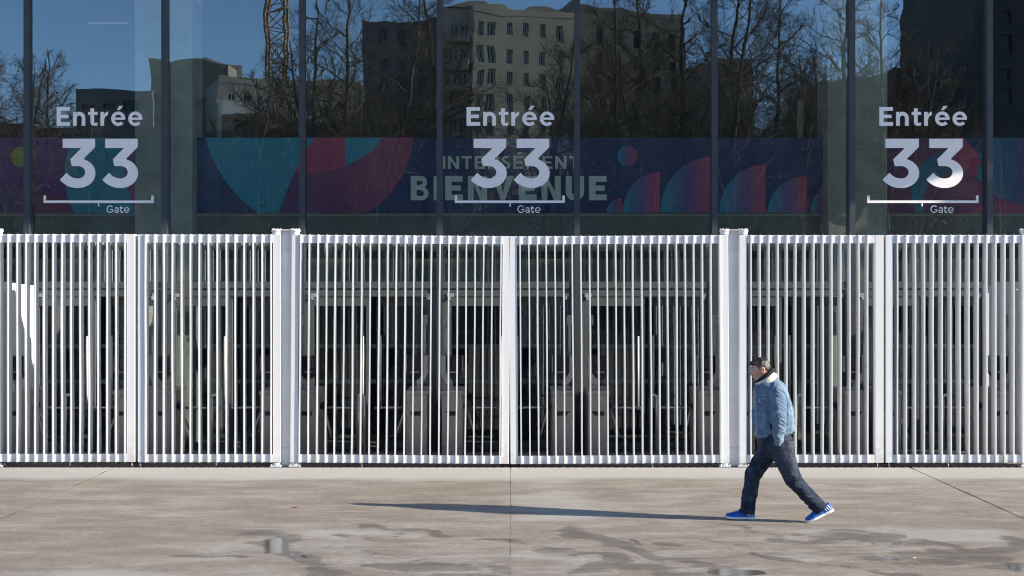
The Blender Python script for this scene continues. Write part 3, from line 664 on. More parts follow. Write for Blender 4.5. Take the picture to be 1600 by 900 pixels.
# ------------------------------------------------------------------ what stands behind the camera and shows in the glass
VD = 2 * YG
def far_building(name, label, px0, px1, pytop, V, depth, wallm, wins=(), rot=0, parapet=.5):
    """wins: photo-pixel rectangles of windows on the face turned to the glass"""
    Y = -(V - VD); X0, X1 = wx(px0, V), wx(px1, V); zt = wz(pytop, V)
    t = thing(name, label, 'building', ((X0 + X1) / 2, Y, 0), 'buildings across the plaza mirrored in the glass'); t.rotation_euler[2] = R(-rot)
    ox = (X0 + X1) / 2
    W = [(wx(a, V) - ox, wx(c, V) - ox, wz(d, V), wz(e, V)) for a, e, c, d in wins]
    xs = sorted({X0 - ox, X1 - ox, *[q for r in W for q in r[:2]]}); zs = sorted({0, zt, *[q for r in W for q in r[2:]]})
    b = MB(); inside = lambda x, z: any(r[0] < x < r[1] and r[2] < z < r[3] for r in W)
    for i in range(len(xs) - 1):
        for j in range(len(zs) - 1):
            if not inside((xs[i] + xs[i + 1]) / 2, (zs[j] + zs[j + 1]) / 2):
                b.add([(xs[i], 0, zs[j]), (xs[i + 1], 0, zs[j]), (xs[i + 1], 0, zs[j + 1]), (xs[i], 0, zs[j + 1])], [(0, 3, 2, 1)])
    for r in W:
        x0, x1, z0, z1 = r; d = -.35
        b.add([(x0, 0, z0), (x1, 0, z0), (x1, 0, z1), (x0, 0, z1), (x0, d, z0), (x1, d, z0), (x1, d, z1), (x0, d, z1)], [(0, 1, 5, 4), (1, 2, 6, 5), (2, 3, 7, 6), (3, 0, 4, 7)])
    b.add([(xs[0], 0, 0), (xs[0], -depth, 0), (xs[-1], -depth, 0), (xs[-1], 0, 0), (xs[0], 0, zt), (xs[0], -depth, zt), (xs[-1], -depth, zt), (xs[-1], 0, zt)], [(0, 1, 5, 4), (1, 2, 6, 5), (2, 3, 7, 6), (4, 5, 6, 7)])
    b.build('wall', wallm, t, fix=False)
    if parapet:
        b = MB(); b.box(xs[0] - .03, xs[-1] + .03, -depth - .03, .03, zt + .002, zt + parapet); b.build('parapet', wallm, t)
    for r in W:
        x0, x1, z0, z1 = r
        b = MB(); b.box(x0, x1, -.36, -.33, z0, z1); wd = b.build('window', SCREEN, t)
        b = MB(); fw = .08; xm = (x0 + x1) / 2
        b.box(x0, x1, -.32, -.27, z0, z0 + fw); b.box(x0, x1, -.32, -.27, z1 - fw, z1); b.box(x0, x0 + fw, -.32, -.27, z0 + fw, z1 - fw); b.box(x1 - fw, x1, -.32, -.27, z0 + fw, z1 - fw); b.box(xm - fw / 2, xm + fw / 2, -.32, -.27, z0 + fw, z1 - fw)
        b.build('frame', MULL if wallm in (FDARK, FBLK, FMID) else STEELPOST, wd)
    return t, (lambda px: wx(px, V) - ox), (lambda py: wz(py, V))
FDARK = mat('dark_render_wall', (.17, .165, .16), .9, .2, .3); FMID = mat('grey_render_wall', (.21, .20, .17), .9, .15, .4); FPALE = mat('pale_render_wall', (.36, .335, .275), .9, .22, .25); FWHT = mat('white_balcony_wall', (.6, .61, .62), .8, .08, .5); FBLK = mat('blackish_cladding', (.03, .033, .04), .7, .2, .3)
rows4 = [(38, 66), (80, 106), (116, 143), (154, 180), (192, 215)]
far_building('office_block', 'low dark flat-roofed block mirrored left of the left column', 118, 236, 148, 128, 7, FDARK, [(128, 160, 150, 172), (160, 160, 182, 172), (192, 160, 214, 172)])
far_building('office_block', 'grey upper block mirrored at the left column above the dark one', 234, 348, 106, 130, 7, FMID, [(262, 150, 276, 168), (300, 150, 314, 168)])
t, fx, fz = far_building('apartment_block', 'low pale apartment block with white balcony bands mirrored below the crane', 335, 565, 130, 124, 7, FPALE, [(352, 146, 362, 158), (374, 148, 386, 160), (396, 148, 406, 160), (412, 152, 418, 176), (446, 150, 453, 180), (482, 160, 494, 172), (502, 160, 514, 172), (524, 190, 540, 215), (420, 190, 440, 215), (360, 186, 404, 212), (470, 188, 512, 214)], 21)
for a, c, d, e in ((340, 408, 164, 184), (478, 530, 174, 186)):
    b = MB(); b.box(fx(a), fx(c), .02, 1.6, fz(e), fz(d)); b.build('balcony', FWHT, t)
far_building('penthouse', 'small pale rooftop block mirrored above the low apartments', 315, 372, 104, 134, 6, FPALE, [], 21)
far_building('apartment_tower', 'tall dark apartment tower mirrored left of the pale one', 566, 694, 42, 100, 7, FDARK, [(a, r0 + 6, a + 13, r1 + 4) for r0, r1 in rows4[:] for a in (592, 622, 655)])
t, fx, fz = far_building('apartment_tower', 'tall tower with stacked corner balconies mirrored just left of the pale tower', 690, 738, 26, 97, 12, FPALE, [(a, r0, a + 14, r1) for r0, r1 in rows4 for a in (702,)] + [(718, r0, 732, r1) for r0, r1 in rows4])
for r0, r1 in rows4:
    b = MB(); b.box(fx(692), fx(734), .02, 1.3, fz(r1 + 9), fz(r1 - 3)); b.build('balcony', FPALE, t)
t, fx, fz = far_building('apartment_tower', 'tall pale apartment tower with rows of dark windows mirrored right of the middle mullion', 734, 914, 27, 98, 7, FPALE, [(a, r0 + 2, a + c, r1) for r0, r1 in rows4 for a, c in ((741, 10), (757, 13), (790, 10), (818, 9), (846, 10), (876, 11))], 23)
b = MB(); prof = [(fx(700), fz(22)), (fx(712), fz(14)), (fx(730), fz(8)), (fx(758), fz(8)), (fx(764), fz(13)), (fx(790), fz(18)), (fx(830), fz(12)), (fx(866), fz(8)), (fx(884), fz(10)), (fx(906), fz(20))]
b.prism(prof, -6, -.6); b.build('roof', FMID, t)
far_building('apartment_tower', 'tall grey-brown apartment tower mirrored between the middle and right signs', 900, 1080, 16, 108, 8, FMID, [(a, r0 + 4, a + 11, r1 + 2) for r0, r1 in rows4 for a in (926, 956, 990, 1024, 1052)], 19)
far_building('slab_block', 'slim brown block mirrored among the bare trees right of the towers', 1118, 1182, 94, 130, 8, FMID, [(a, r, a + 8, r + 14) for r in (104, 128, 152, 176) for a in (1132, 1150)], 17)
far_building('slab_block', 'blunt grey block mirrored just left of the right column', 1284, 1392, 132, 96, 12, FMID, [(1296, 150, 1306, 165), (1296, 176, 1306, 191)])
far_building('terraced_block', 'low blackish block mirrored above the right Entrée sign', 1392, 1484, 118, 98, 16, FBLK, [(1410, 140, 1426, 152), (1440, 140, 1456, 152)])
far_building('terraced_block', 'taller blackish block mirrored beside the right Entrée sign', 1480, 1518, 94, 99, 16, FBLK, [(1490, 110, 1505, 124)])
far_building('dark_tower', 'very tall dark tower mirrored at the far right edge', 1516, 1680, -160, 84, 16, FBLK, [(a, r, a + 16, r + 22) for r in (20, 60, 100, 140) for a in (1530, 1566)])
far_building('long_shed', 'long low dark shopfront row mirrored low at left below the pale block', -500, 566, 210, 112, 7, FDARK, [(a, 214, a + 22, 300) for a in range(120, 540, 44)])
b_ = far_building('long_shed', 'long low dark shed mirrored low behind the towers', 540, 1300, 232, 110, 10, FDARK)
# crane
V = 125; Yc = -(V - VD); cr = thing('tower_crane', 'ochre lattice mast of a tower crane mirrored at the upper left', 'crane', (wx(428, V), Yc, 0))
OCH = mat('ochre_crane_paint', (.30, .17, .05), .6, .2, 2); hw = .85; b = MB(); zc = 44
for sx in (-1, 1):
    for sy in (-1, 1):
        l_ = MB(); l_.box(sx * hw - .09, sx * hw + .09, sy * hw - .09, sy * hw + .09, 0, zc); l_.build('mast_leg', OCH, cr)
for i in range(24):
    z0, z1 = i * 1.8, i * 1.8 + 1.8
    for sy in (-1, 1):
        b.tube([(-hw, sy * hw, z0), (hw, sy * hw, z1)], .05, 4); b.tube([(hw, sy * hw, z0), (-hw, sy * hw, z1)], .05, 4); b.tube([(-hw, sy * hw, z0), (hw, sy * hw, z0)], .05, 4)
        b.tube([(sy * hw, -hw, z0), (sy * hw, hw, z1)], .05, 4); b.tube([(sy * hw, -hw, z0), (sy * hw, hw, z0)], .05, 4)
b.build('bracing', OCH, cr)
b = MB(); b.box(-.9, 38, -.6, .6, zc, zc + 1.4); b.box(-12, -.9, -.6, .6, zc, zc + .8); b.box(-12, -9, -.8, .8, zc - 2, zc); b.box(-1, 1, -1, 1, zc - 2, zc); b.build('jib', OCH, cr)

# bare winter trees
BARK = mat('dark_bark', (.085, .07, .055), .9, .35, 6); TWIG = mat('brown_twig', (.10, .078, .058), .9, .3, 4)
def bare_tree(seed, h, spread, nb):
    rs = random.Random(seed); trunk = MB(); tw = MB()
    def rv(a): return Vector((rs.gauss(0, a), rs.gauss(0, a), rs.gauss(0, a)))
    def branch(p, d, ln, r, lvl, mb):
        n = 7 if lvl < 2 else 4; pts = [p.copy()]; rad = [r]; q = p.copy(); d = d.copy()
        for i in range(n):
            d = (d + rv((.05, .09, .10, .12)[lvl]) + Vector((0, 0, (.02, .05, .03, .0)[lvl]))).normalized(); q = q + d * (ln / n); pts.append(q.copy()); rad.append(max(.006, r * (1 - .85 * (i + 1) / n)))
        mb.tube(pts, rad, 7 if lvl == 0 else (4 if lvl == 1 else 3), False)
        return pts, rad
    pts, rad = branch(Vector((0, 0, 0)), Vector((0, 0, 1)), h, h * .012 + .03, 0, trunk)
    def along(pts, t):
        f = t * (len(pts) - 1); i = min(int(f), len(pts) - 2); return pts[i].lerp(pts[i + 1], f - i), (pts[i + 1] - pts[i]).normalized(), i
    for k in range(nb):
        t = .2 + .78 * (k + rs.random()) / nb; p, dd, i = along(pts, t); a = k * 2.4 + rs.uniform(-.4, .4)
        out = Vector((math.cos(a), math.sin(a), rs.uniform(.25, .9))).normalized()
        ln = h * spread * (1.08 - t) * rs.uniform(.75, 1.2) + .5
        p1, r1 = branch(p, out, ln, max(.024, rad[i] * .45), 1, tw)
        for m_ in range(int(7 + ln * 3.0)):
            t2 = rs.uniform(.15, 1); q, d2, j = along(p1, t2); o2 = (d2 * .8 + rv(.55)).normalized(); l2 = ln * (1.1 - t2 * .7) * rs.uniform(.3, .7)
            p2, r2 = branch(q, o2, l2, max(.013, r1[j] * .55), 2, tw)
            for _ in range(8):
                q3, d3, j3 = along(p2, rs.uniform(.25, 1)); branch(q3, (d3 * .9 + rv(.5)).normalized(), l2 * rs.uniform(.35, .75), .0075, 3, tw)
    return trunk.mesh('trunk', BARK, True, fix=False), tw.mesh('crown', TWIG, False, fix=False)
TREES = [bare_tree(1, 17, .40, 28), bare_tree(2, 19, .34, 31), bare_tree(3, 15, .44, 27), bare_tree(4, 9, .36, 14)]
spots = [(20, 62, 2, .9), (-60, 66, 0, .9), (138, 58, 3, 1.13), (385, 57, 3, 1.25), (300, 75, 3, .8), (505, 66, 2, 1.0), (585, 60, 2, 1.05), (645, 70, 1, 1.0), (705, 64, 3, 1.2), (760, 58, 3, 1.1), (845, 68, 2, 1.0), (885, 62, 3, 1.3), (965, 66, 0, 1.05), (1030, 60, 2, .9), (1085, 72, 1, 1.1), (1145, 60, 2, 1.1), (1215, 66, 0, 1.0), (1250, 62, 3, 1.4), (1310, 70, 2, 1.0), (1372, 64, 0, .95), (1440, 68, 3, 1.35), (1560, 60, 3, 1.0), (450, 72, 3, 1.2), (75, 66, 1, .75), (225, 78, 3, 1.0), (545, 74, 1, 1.05), (1175, 72, 1, 1.1), (1275, 66, 2, .95), (1340, 76, 1, 1.15), (1410, 74, 2, 1.05), (990, 74, 1, 1.05), (48, 60, 0, .72), (420, 59, 3, 1.3), (335, 61, 3, 1.15), (490, 76, 0, 1.1), (5, 72, 2, 1.0)]
PLC = ['at the far left', 'beyond the far left edge', 'above the E of the left Entrée sign', 'right of the left column', 'over the low pale block', 'just right of the crane', 'before the left edge of the dark tower', 'in the middle of the dark tower', 'at the mullion left of the middle sign', 'left in front of the pale tower', 'over the middle Entrée sign', 'right of the middle Entrée sign', 'just right of the centre-right mullion', 'in front of the grey-brown tower', 'at the right edge of the grey-brown tower', 'before the slim brown block', 'in the open sky right of the slim block', 'nearest left of the blunt grey block', 'over the blunt grey block', 'in the right column glass', 'over the right Entrée sign', 'in front of the far right dark tower', 'between the crane and the mullion', 'thin behind the left mullion', 'small behind the left column', 'tall behind the tree right of the crane', 'thin beside the slim brown block', 'broad before the blunt grey block', 'thin behind the right column', 'behind the right Entrée sign', 'thin behind the grey-brown tower', 'nearest the left mullion', 'in front of the crane mast', 'before the white balconies of the low block', 'tall at the mullion beyond the crane', 'tall at the far left edge']
rtr = random.Random(9)
for (px, V, k, s), pl in zip(spots, PLC):
    t = thing('bare_tree', f'leafless winter tree mirrored in the glass {pl}', 'tree', (wx(px, V), -(V - VD), 0), 'bare trees mirrored in the glass')
    t.rotation_euler[2] = rtr.random() * 6.3; t.scale = (s, s, s)
    obj('trunk', TREES[k][0], t); obj('crown', TREES[k][1], t)
# two pale posts inside the hall behind the banners
Yp = YG + 1.6
for px, py0, wpx, lab in ((343, 160, 7, 'slim pale post inside the hall right of the left column'), (1250, 158, 8, 'slim pale post inside the hall left of the right column')):
    t = thing('hall_post', lab, 'post', (wx(px, Yp), Yp, 0)); hw_ = wpx / 2 * Yp / F; b = MB(); b.box(-hw_, hw_, -hw_, hw_, 0, wz(py0, Yp)); b.build('shaft', CONC, t); b = MB(); b.box(-hw_ * 1.1, hw_ * 1.1, -hw_ * 1.1, hw_ * 1.1, wz(py0, Yp) + .001, wz(py0, Yp) + .03); b.build('cap', BEAM, t)

# ------------------------------------------------------------------ the walking man (distance fields turned into surfaces)
def surface_nets(Fv, ax):
    """isosurface 0 of Fv sampled on the axes ax=(xs,ys,zs)"""
    s = Fv < 0; nx, ny, nz = Fv.shape
    def cr(a, i, j, k): return a[i:nx - 1 + i, j:ny - 1 + j, k:nz - 1 + k]
    cnt = sum(cr(s, i, j, k).astype(np.int8) for i in (0, 1) for j in (0, 1) for k in (0, 1))
    I = np.argwhere((cnt > 0) & (cnt < 8)); acc = np.zeros((len(I), 3)); n = np.zeros(len(I))
    cs = [(i, j, k) for i in (0, 1) for j in (0, 1) for k in (0, 1)]
    val = {c: Fv[I[:, 0] + c[0], I[:, 1] + c[1], I[:, 2] + c[2]] for c in cs}
    for c0 in cs:
        for a in range(3):
            if c0[a]: continue
            c1 = list(c0); c1[a] = 1; c1 = tuple(c1); f0, f1 = val[c0], val[c1]; m = (f0 < 0) != (f1 < 0)
            t = np.where(m, f0 / np.where(m, f0 - f1, 1), 0); p = np.array(c0, float)[None, :] + t[:, None] * (np.array(c1) - np.array(c0))[None, :]
            acc += p * m[:, None]; n += m
    loc = acc / n[:, None]
    V = np.stack([ax[d][I[:, d]] + loc[:, d] * (ax[d][I[:, d] + 1] - ax[d][I[:, d]]) for d in range(3)], 1)
    idx = np.full((nx - 1, ny - 1, nz - 1), -1); idx[tuple(I.T)] = np.arange(len(I)); Q = []
    for a in range(3):
        b, c = (a + 1) % 3, (a + 2) % 3
        lo = [slice(None)] * 3; hi = [slice(None)] * 3; lo[a] = slice(0, -1); hi[a] = slice(1, None)
        d = s[tuple(lo)].astype(np.int8) - s[tuple(hi)].astype(np.int8); E = np.argwhere(d != 0)
        E = E[(E[:, b] > 0) & (E[:, c] > 0) & (E[:, b] < Fv.shape[b] - 1) & (E[:, c] < Fv.shape[c] - 1)]
        def at(db, dc):
            k = E.copy(); k[:, b] += db; k[:, c] += dc; return idx[tuple(k.T)]
        q = np.stack([at(-1, -1), at(0, -1), at(0, 0), at(-1, 0)], 1); sg = d[tuple(E.T)]
        q[sg < 0] = q[sg < 0][:, ::-1]; Q.append(q)
    Q = np.concatenate(Q); Q = Q[(Q >= 0).all(1)]
    return V, Q
def from_field(name, fn, lo, hi, h, m, parent=None, axes=None, attr=None):
    ax = axes or [np.arange(lo[d], hi[d] + h, h) for d in range(3)]
    X, Y, Z = np.meshgrid(*[a.astype(np.float32) for a in ax], indexing='ij')
    V, Q = surface_nets(fn(X, Y, Z), ax)
    me = bpy.data.meshes.new(name); me.from_pydata(V.tolist(), [], Q.tolist()); me.materials.append(m); me.polygons.foreach_set('use_smooth', [True] * len(me.polygons))
    if attr is not None:
        at = me.color_attributes.new('trim_shade', 'FLOAT_COLOR', 'POINT'); a = np.ones((len(V), 4), np.float32); a[:, :3] = attr(V); at.data.foreach_set('color', a.ravel())
    return obj(name, me, parent)
def lines_attr(V, spec):
    """spec: (channel, polyline in picture coordinates, half width, softness, strength)"""
    zx = (V[:, 0] / PXM + 1215 - 1100) * 3; zy = 826 - V[:, 2] / K; out = np.zeros((len(V), 3))
    for ch, pts, hw_, soft, st in spec:
        d = np.full(len(V), 1e3)
        for (x0, y0), (x1, y1) in zip(pts[:-1], pts[1:]):
            dx, dy = x1 - x0, y1 - y0; t = np.clip(((zx - x0) * dx + (zy - y0) * dy) / (dx * dx + dy * dy + 1e-9), 0, 1); d = np.minimum(d, np.hypot(zx - x0 - t * dx, zy - y0 - t * dy))
        out[:, ch] = np.maximum(out[:, ch], st * (1 - sstep(hw_, hw_ + soft, d)))
    return out
K = .002208; PXM = .006623; PY = 13.83; PX0 = (1215 - 800) * PXM
def q3(zx, zy, y=0.): return np.array([(zx / 3. + 1100 - 1215) * PXM, y, (826 - zy) * K])
def rc(X, Y, Z, a, b, ra, rb, sy=1.):
    bx_, by_, bz_ = b - a; px_, py_, pz_ = X - a[0], Y - a[1], Z - a[2]
    t = np.clip((px_ * bx_ + py_ * by_ + pz_ * bz_) / (bx_ ** 2 + by_ ** 2 + bz_ ** 2), 0, 1)
    return np.sqrt((px_ - t * bx_) ** 2 + ((py_ - t * by_) / sy) ** 2 + (pz_ - t * bz_) ** 2) - (ra + (rb - ra) * t)
def elp(X, Y, Z, c, r):
    k = np.sqrt(((X - c[0]) / r[0]) ** 2 + ((Y - c[1]) / r[1]) ** 2 + ((Z - c[2]) / r[2]) ** 2); return (k - 1) * min(r)
def smin(a, b, k):
    h = np.clip(.5 + .5 * (b - a) / k, 0, 1); return b + (a - b) * h - k * h * (1 - h)
def smax(a, b, k): return -smin(-a, -b, k)
def ridge(n): return 1 - np.abs(2 * n - 1)
# head frame: f forward, s to his left (towards the camera, -y), u up
HC = q3(264, 116); tilt = R(17); FW = np.array([-math.cos(tilt), 0, -math.sin(tilt)]); UP = np.array([-math.sin(tilt), 0, math.cos(tilt)])
def hf(X, Y, Z):
    dx, dz = X - HC[0], Z - HC[2]; return dx * FW[0] + dz * FW[2], -Y, dx * UP[0] + dz * UP[2]
def skull(X, Y, Z):
    f, s_, u = hf(X, Y, Z); v = lambda a, b, c: np.array([a, b, c])
    d = elp(f, s_, u, (-.008, 0, .012), (.098, .076, .090))
    d = smin(d, rc(f, s_, u, v(.030, 0, .0), v(.052, 0, -.094), .062, .030, 1.0), .03)
    for sd in (-1, 1): d = smin(d, rc(f, s_, u, v(-.005, sd * .052, -.035), v(.045, sd * .022, -.095), .022, .020), .02)      # jaw
    return d
def head(X, Y, Z):
    f, s_, u = hf(X, Y, Z); v = lambda a, b, c: np.array([a, b, c]); d = skull(X, Y, Z)
    d = smin(d, rc(f, s_, u, v(.080, -.03, .030), v(.080, .03, .030), .014, .014), .014)       # brow
    for sd in (-1, 1):
        d = smax(d, -elp(f, s_, u, (.101, sd * .032, .010), (.013, .016, .009)), .010)
        d = smin(d, elp(f, s_, u, (.078, sd * .031, .009), (.014, .014, .012)), .003)            # eyeball
        d = smin(d, rc(f, s_, u, v(.085, sd * .022, .012), v(.080, sd * .044, .010), .005, .004), .004)
        d = smin(d, elp(f, s_, u, (.062, sd * .045, -.020), (.022, .022, .018)), .018)           # cheek
        e = elp(f, s_, u, (-.012, sd * .079, -.012), (.020, .009, .033)); e = smax(e, -elp(f, s_, u, (-.008, sd * .089, -.008), (.011, .008, .020)), .004)
        d = smin(d, e, .006); d = smin(d, elp(f, s_, u, (-.004, sd * .077, -.040), (.009, .006, .010)), .005)
    d = smin(d, rc(f, s_, u, v(.086, 0, .022), v(.110, 0, -.026), .008, .013), .010)             # nose
    for sd in (-1, 1): d = smin(d, elp(f, s_, u, (.098, sd * .013, -.030), (.011, .008, .009)), .005)
    d = smin(d, rc(f, s_, u, v(.090, -.016, -.058), v(.090, .016, -.058), .007, .007), .006); d = smin(d, rc(f, s_, u, v(.086, -.014, -.070), v(.086, .014, -.070), .008, .008), .006)
    d = smax(d, -rc(f, s_, u, v(.100, -.022, -.064), v(.100, .022, -.064), .0035, .0035), .003)
    d = smin(d, elp(f, s_, u, (.070, 0, -.102), (.020, .020, .016)), .012)
    return d
NECK0, NECK1 = q3(285, 140), q3(305, 195)
SHN, ELN, WRN = q3(326, 210, -.135), q3(333, 335, -.178), q3(335, 462, -.165)
SHF, ELF, WRF = q3(318, 205, .135), q3(318, 335, .178), q3(322, 462, .165)
HIPN, KNN, ANN = q3(352, 475, -.085), q3(405, 622, -.10), q3(534, 766, -.095)
HIPF, KNF, ANF = q3(322, 478, .085), q3(237, 622, .095), q3(207, 795, .085)
def body(X, Y, Z):
    d = head(X, Y, Z)
    d = smin(d, rc(X, Y, Z, NECK0, NECK1, .058, .066), .02)
    d = smin(d, rc(X, Y, Z, q3(314, 212, -.10), q3(314, 212, .10), .05, .05), .04)
    d = smin(d, rc(X, Y, Z, q3(318, 230), q3(325, 400), .12, .115, 1.25), .05)
    d = smin(d, rc(X, Y, Z, q3(335, 420, -.05), q3(335, 470, .05), .09, .09), .04)
    for sh_, el_, wr_, y in ((SHN, ELN, WRN, -1), (SHF, ELF, WRF, 1)):
        d = smin(d, smin(rc(X, Y, Z, sh_, el_, .045, .042), rc(X, Y, Z, el_, wr_, .042, .030), .015), .02)
        pal = wr_ + np.array([-.006, -.070 * y, -.045]); h_ = rc(X, Y, Z, wr_, pal, .026, .036, .55)
        for k in range(4):
            a = pal + np.array([-.030 + .019 * k, 0, -.012]); ln = (.05, .058, .054, .042)[k]; m_ = a + np.array([-.012, -.010 * y, -ln * .55]); e = m_ + np.array([.004, -.012 * y, -ln * .5])
            h_ = np.minimum(h_, np.minimum(rc(X, Y, Z, a, m_, .0092, .0085), rc(X, Y, Z, m_, e, .0085, .0075)))
        ta = wr_ + np.array([-.028, -.07 * y, -.03]); tm = ta + np.array([-.02, -.02 * y, -.022]); h_ = np.minimum(h_, np.minimum(rc(X, Y, Z, ta, tm, .012, .010), rc(X, Y, Z, tm, tm + np.array([-.012, 0, -.026]), .010, .008)))
        d = smin(d, h_, .004)
    for a, k_, e in ((HIPN, KNN, ANN), (HIPF, KNF, ANF)):
        d = smin(d, smin(rc(X, Y, Z, a, k_, .085, .055), rc(X, Y, Z, k_, e, .055, .038), .02), .03)
    return d
SKIN = NT('skin'); n_ = SKIN.noise(40, 4); n2_ = SKIN.noise(9, 3)
SKIN.link(SKIN.mix(.5, SKIN.ramp(n2_, [(.35, (.52, .28, .21)), (.65, (.60, .36, .28))]), SKIN.ramp(n_, [(.3, (.42, .42, .42)), (.7, (.58, .58, .58))]), 'OVERLAY'), SKIN.b.inputs['Base Color'])
SKIN.b.inputs['Roughness'].default_value = .5; SKIN.b.inputs['Subsurface Weight'].default_value = .15; SKIN.b.inputs['Subsurface Radius'].default_value = (.012, .004, .002)
axz = np.concatenate([np.arange(.10, 1.34, .008), np.arange(1.34, 1.72, .004)])
axx = np.concatenate([np.arange(-.46, -.24, .008), np.arange(-.24, .02, .004), np.arange(.02, .46, .008)])
axy = np.concatenate([np.arange(-.30, -.10, .008), np.arange(-.10, .10, .004), np.arange(.10, .30, .008)])
man = from_field('person', body, None, None, 0, SKIN.mat, None, [axx, axy, axz])
man.location = (PX0, PY, .004)
tag(man, 'man in blue denim jacket, dark jeans and bright blue trainers walking left', 'person')
# hair
HAIR = NT('dark_short_hair'); HAIR.link(HAIR.ramp(HAIR.noise(140, 3, .6, stretch=(1, 1, .35)), [(.3, (.012, .009, .008)), (.72, (.044, .036, .030))]), HAIR.b.inputs['Base Color']); HAIR.b.inputs['Roughness'].default_value = .45
HAIR.bump(HAIR.noise(160, 3, .6, stretch=(1, 1, .35)), .6, .006)
def hair(X, Y, Z):
    f, s_, u = hf(X, Y, Z); n = vn3(X * 110 + 50, Y * 110 + 50, Z * 80 + 50); n2 = vn3(X * 45 + 9, Y * 45 + 9, Z * 38 + 9)
    d = skull(X, Y, Z) - .0035 - .008 * sstep(.03, .09, u) - .003 * n - .008 * (n2 - .3) * sstep(.02, .07, u)
    d = smin(d, elp(f, s_, u, (.066, 0, .086), (.026, .044, .012)) - .006 * n, .016)
    line = np.where(f > .034, .066 - .12 * np.abs(s_), np.where(f > .010, np.where(f < .022, -.012, .03), np.where(f > -.036, .020, -.022 + (f + .036) * .75)))
    d = smax(d, (line + .008 * (n - .5)) - u, .005)
    for sd in (-1, 1): d = smax(d, -(elp(f, s_, u, (-.012, sd * .079, -.012), (.023, .02, .037))), .003)
    return d
from_field('hair', hair, HC + np.array([-.17, -.12, -.14]), HC + np.array([.15, .12, .17]), .0035, HAIR.mat, man)
# scarf and fleece collar: tilted rings round the neck
def ring(X, Y, Z, c, ang, ra, rb, w, hgt):
    dx, dz = X - c[0], Z - c[2]; a = dx * math.cos(ang) + dz * math.sin(ang); n = -dx * math.sin(ang) + dz * math.cos(ang); rad = np.sqrt((a / ra) ** 2 + (Y / rb) ** 2) + 1e-6
    r = (rad - 1) * min(ra, rb); return np.sqrt((np.maximum(np.abs(r) - w * .3, 0) / 1) ** 2 + np.maximum(np.abs(n) - hgt, 0) ** 2) - w * .7
FLE = mat('cream_fleece', (.66, .60, .53), .95, .12, 60, 0, .8, 120)
SCARF = mat('black_knit_scarf', (.012, .012, .014), .95, .4, 60, 0, .7, 140)
from_field('scarf', lambda X, Y, Z: ring(X, Y, Z, q3(289, 154), R(38), .092, .078, .022, .020) - .005 * vn3(X * 60 + 9, Y * 60 + 9, Z * 40 + 9), q3(220, 230) + [0, -.15, 0], q3(360, 90) + [0, .15, 0], .005, SCARF, man)
from_field('fleece_collar', lambda X, Y, Z: smax(ring(X, Y, Z, q3(292, 166), R(34), .098, .104, .022, .018) - .004 * vn3(X * 110 + 9, Y * 110 + 9, Z * 110 + 9), -rc(X, Y, Z, q3(225, 215), q3(252, 176), .018, .012), .01), q3(215, 260) + [0, -.18, 0], q3(370, 90) + [0, .18, 0], .005, FLE, man)
# jacket
JL = np.array([(140, 290, 328, .085), (155, 272, 340, .12), (170, 256, 352, .155), (190, 246, 374, .165), (220, 239, 391, .172), (260, 234, 404, .175), (300, 231, 413, .175), (340, 231, 419, .175), (380, 233, 420, .172), (410, 237, 418, .17), (440, 243, 413, .165), (470, 246, 410, .16)], float)
def torso(X, Y, Z, grow=0.):
    zy = 826 - Z / K; x0 = np.interp(zy, JL[:, 0], JL[:, 1]); x1 = np.interp(zy, JL[:, 0], JL[:, 2]); ry = np.interp(zy, JL[:, 0], JL[:, 3])
    xa = (x0 / 3 + 1100 - 1215) * PXM; xb = (x1 / 3 + 1100 - 1215) * PXM; cx, rx = (xa + xb) / 2, (xb - xa) / 2
    e = 2.5; k = (np.abs((X - cx) / rx) ** e + np.abs(Y / ry) ** e) ** (1 / e); return (k - 1) * np.minimum(rx, ry) - grow
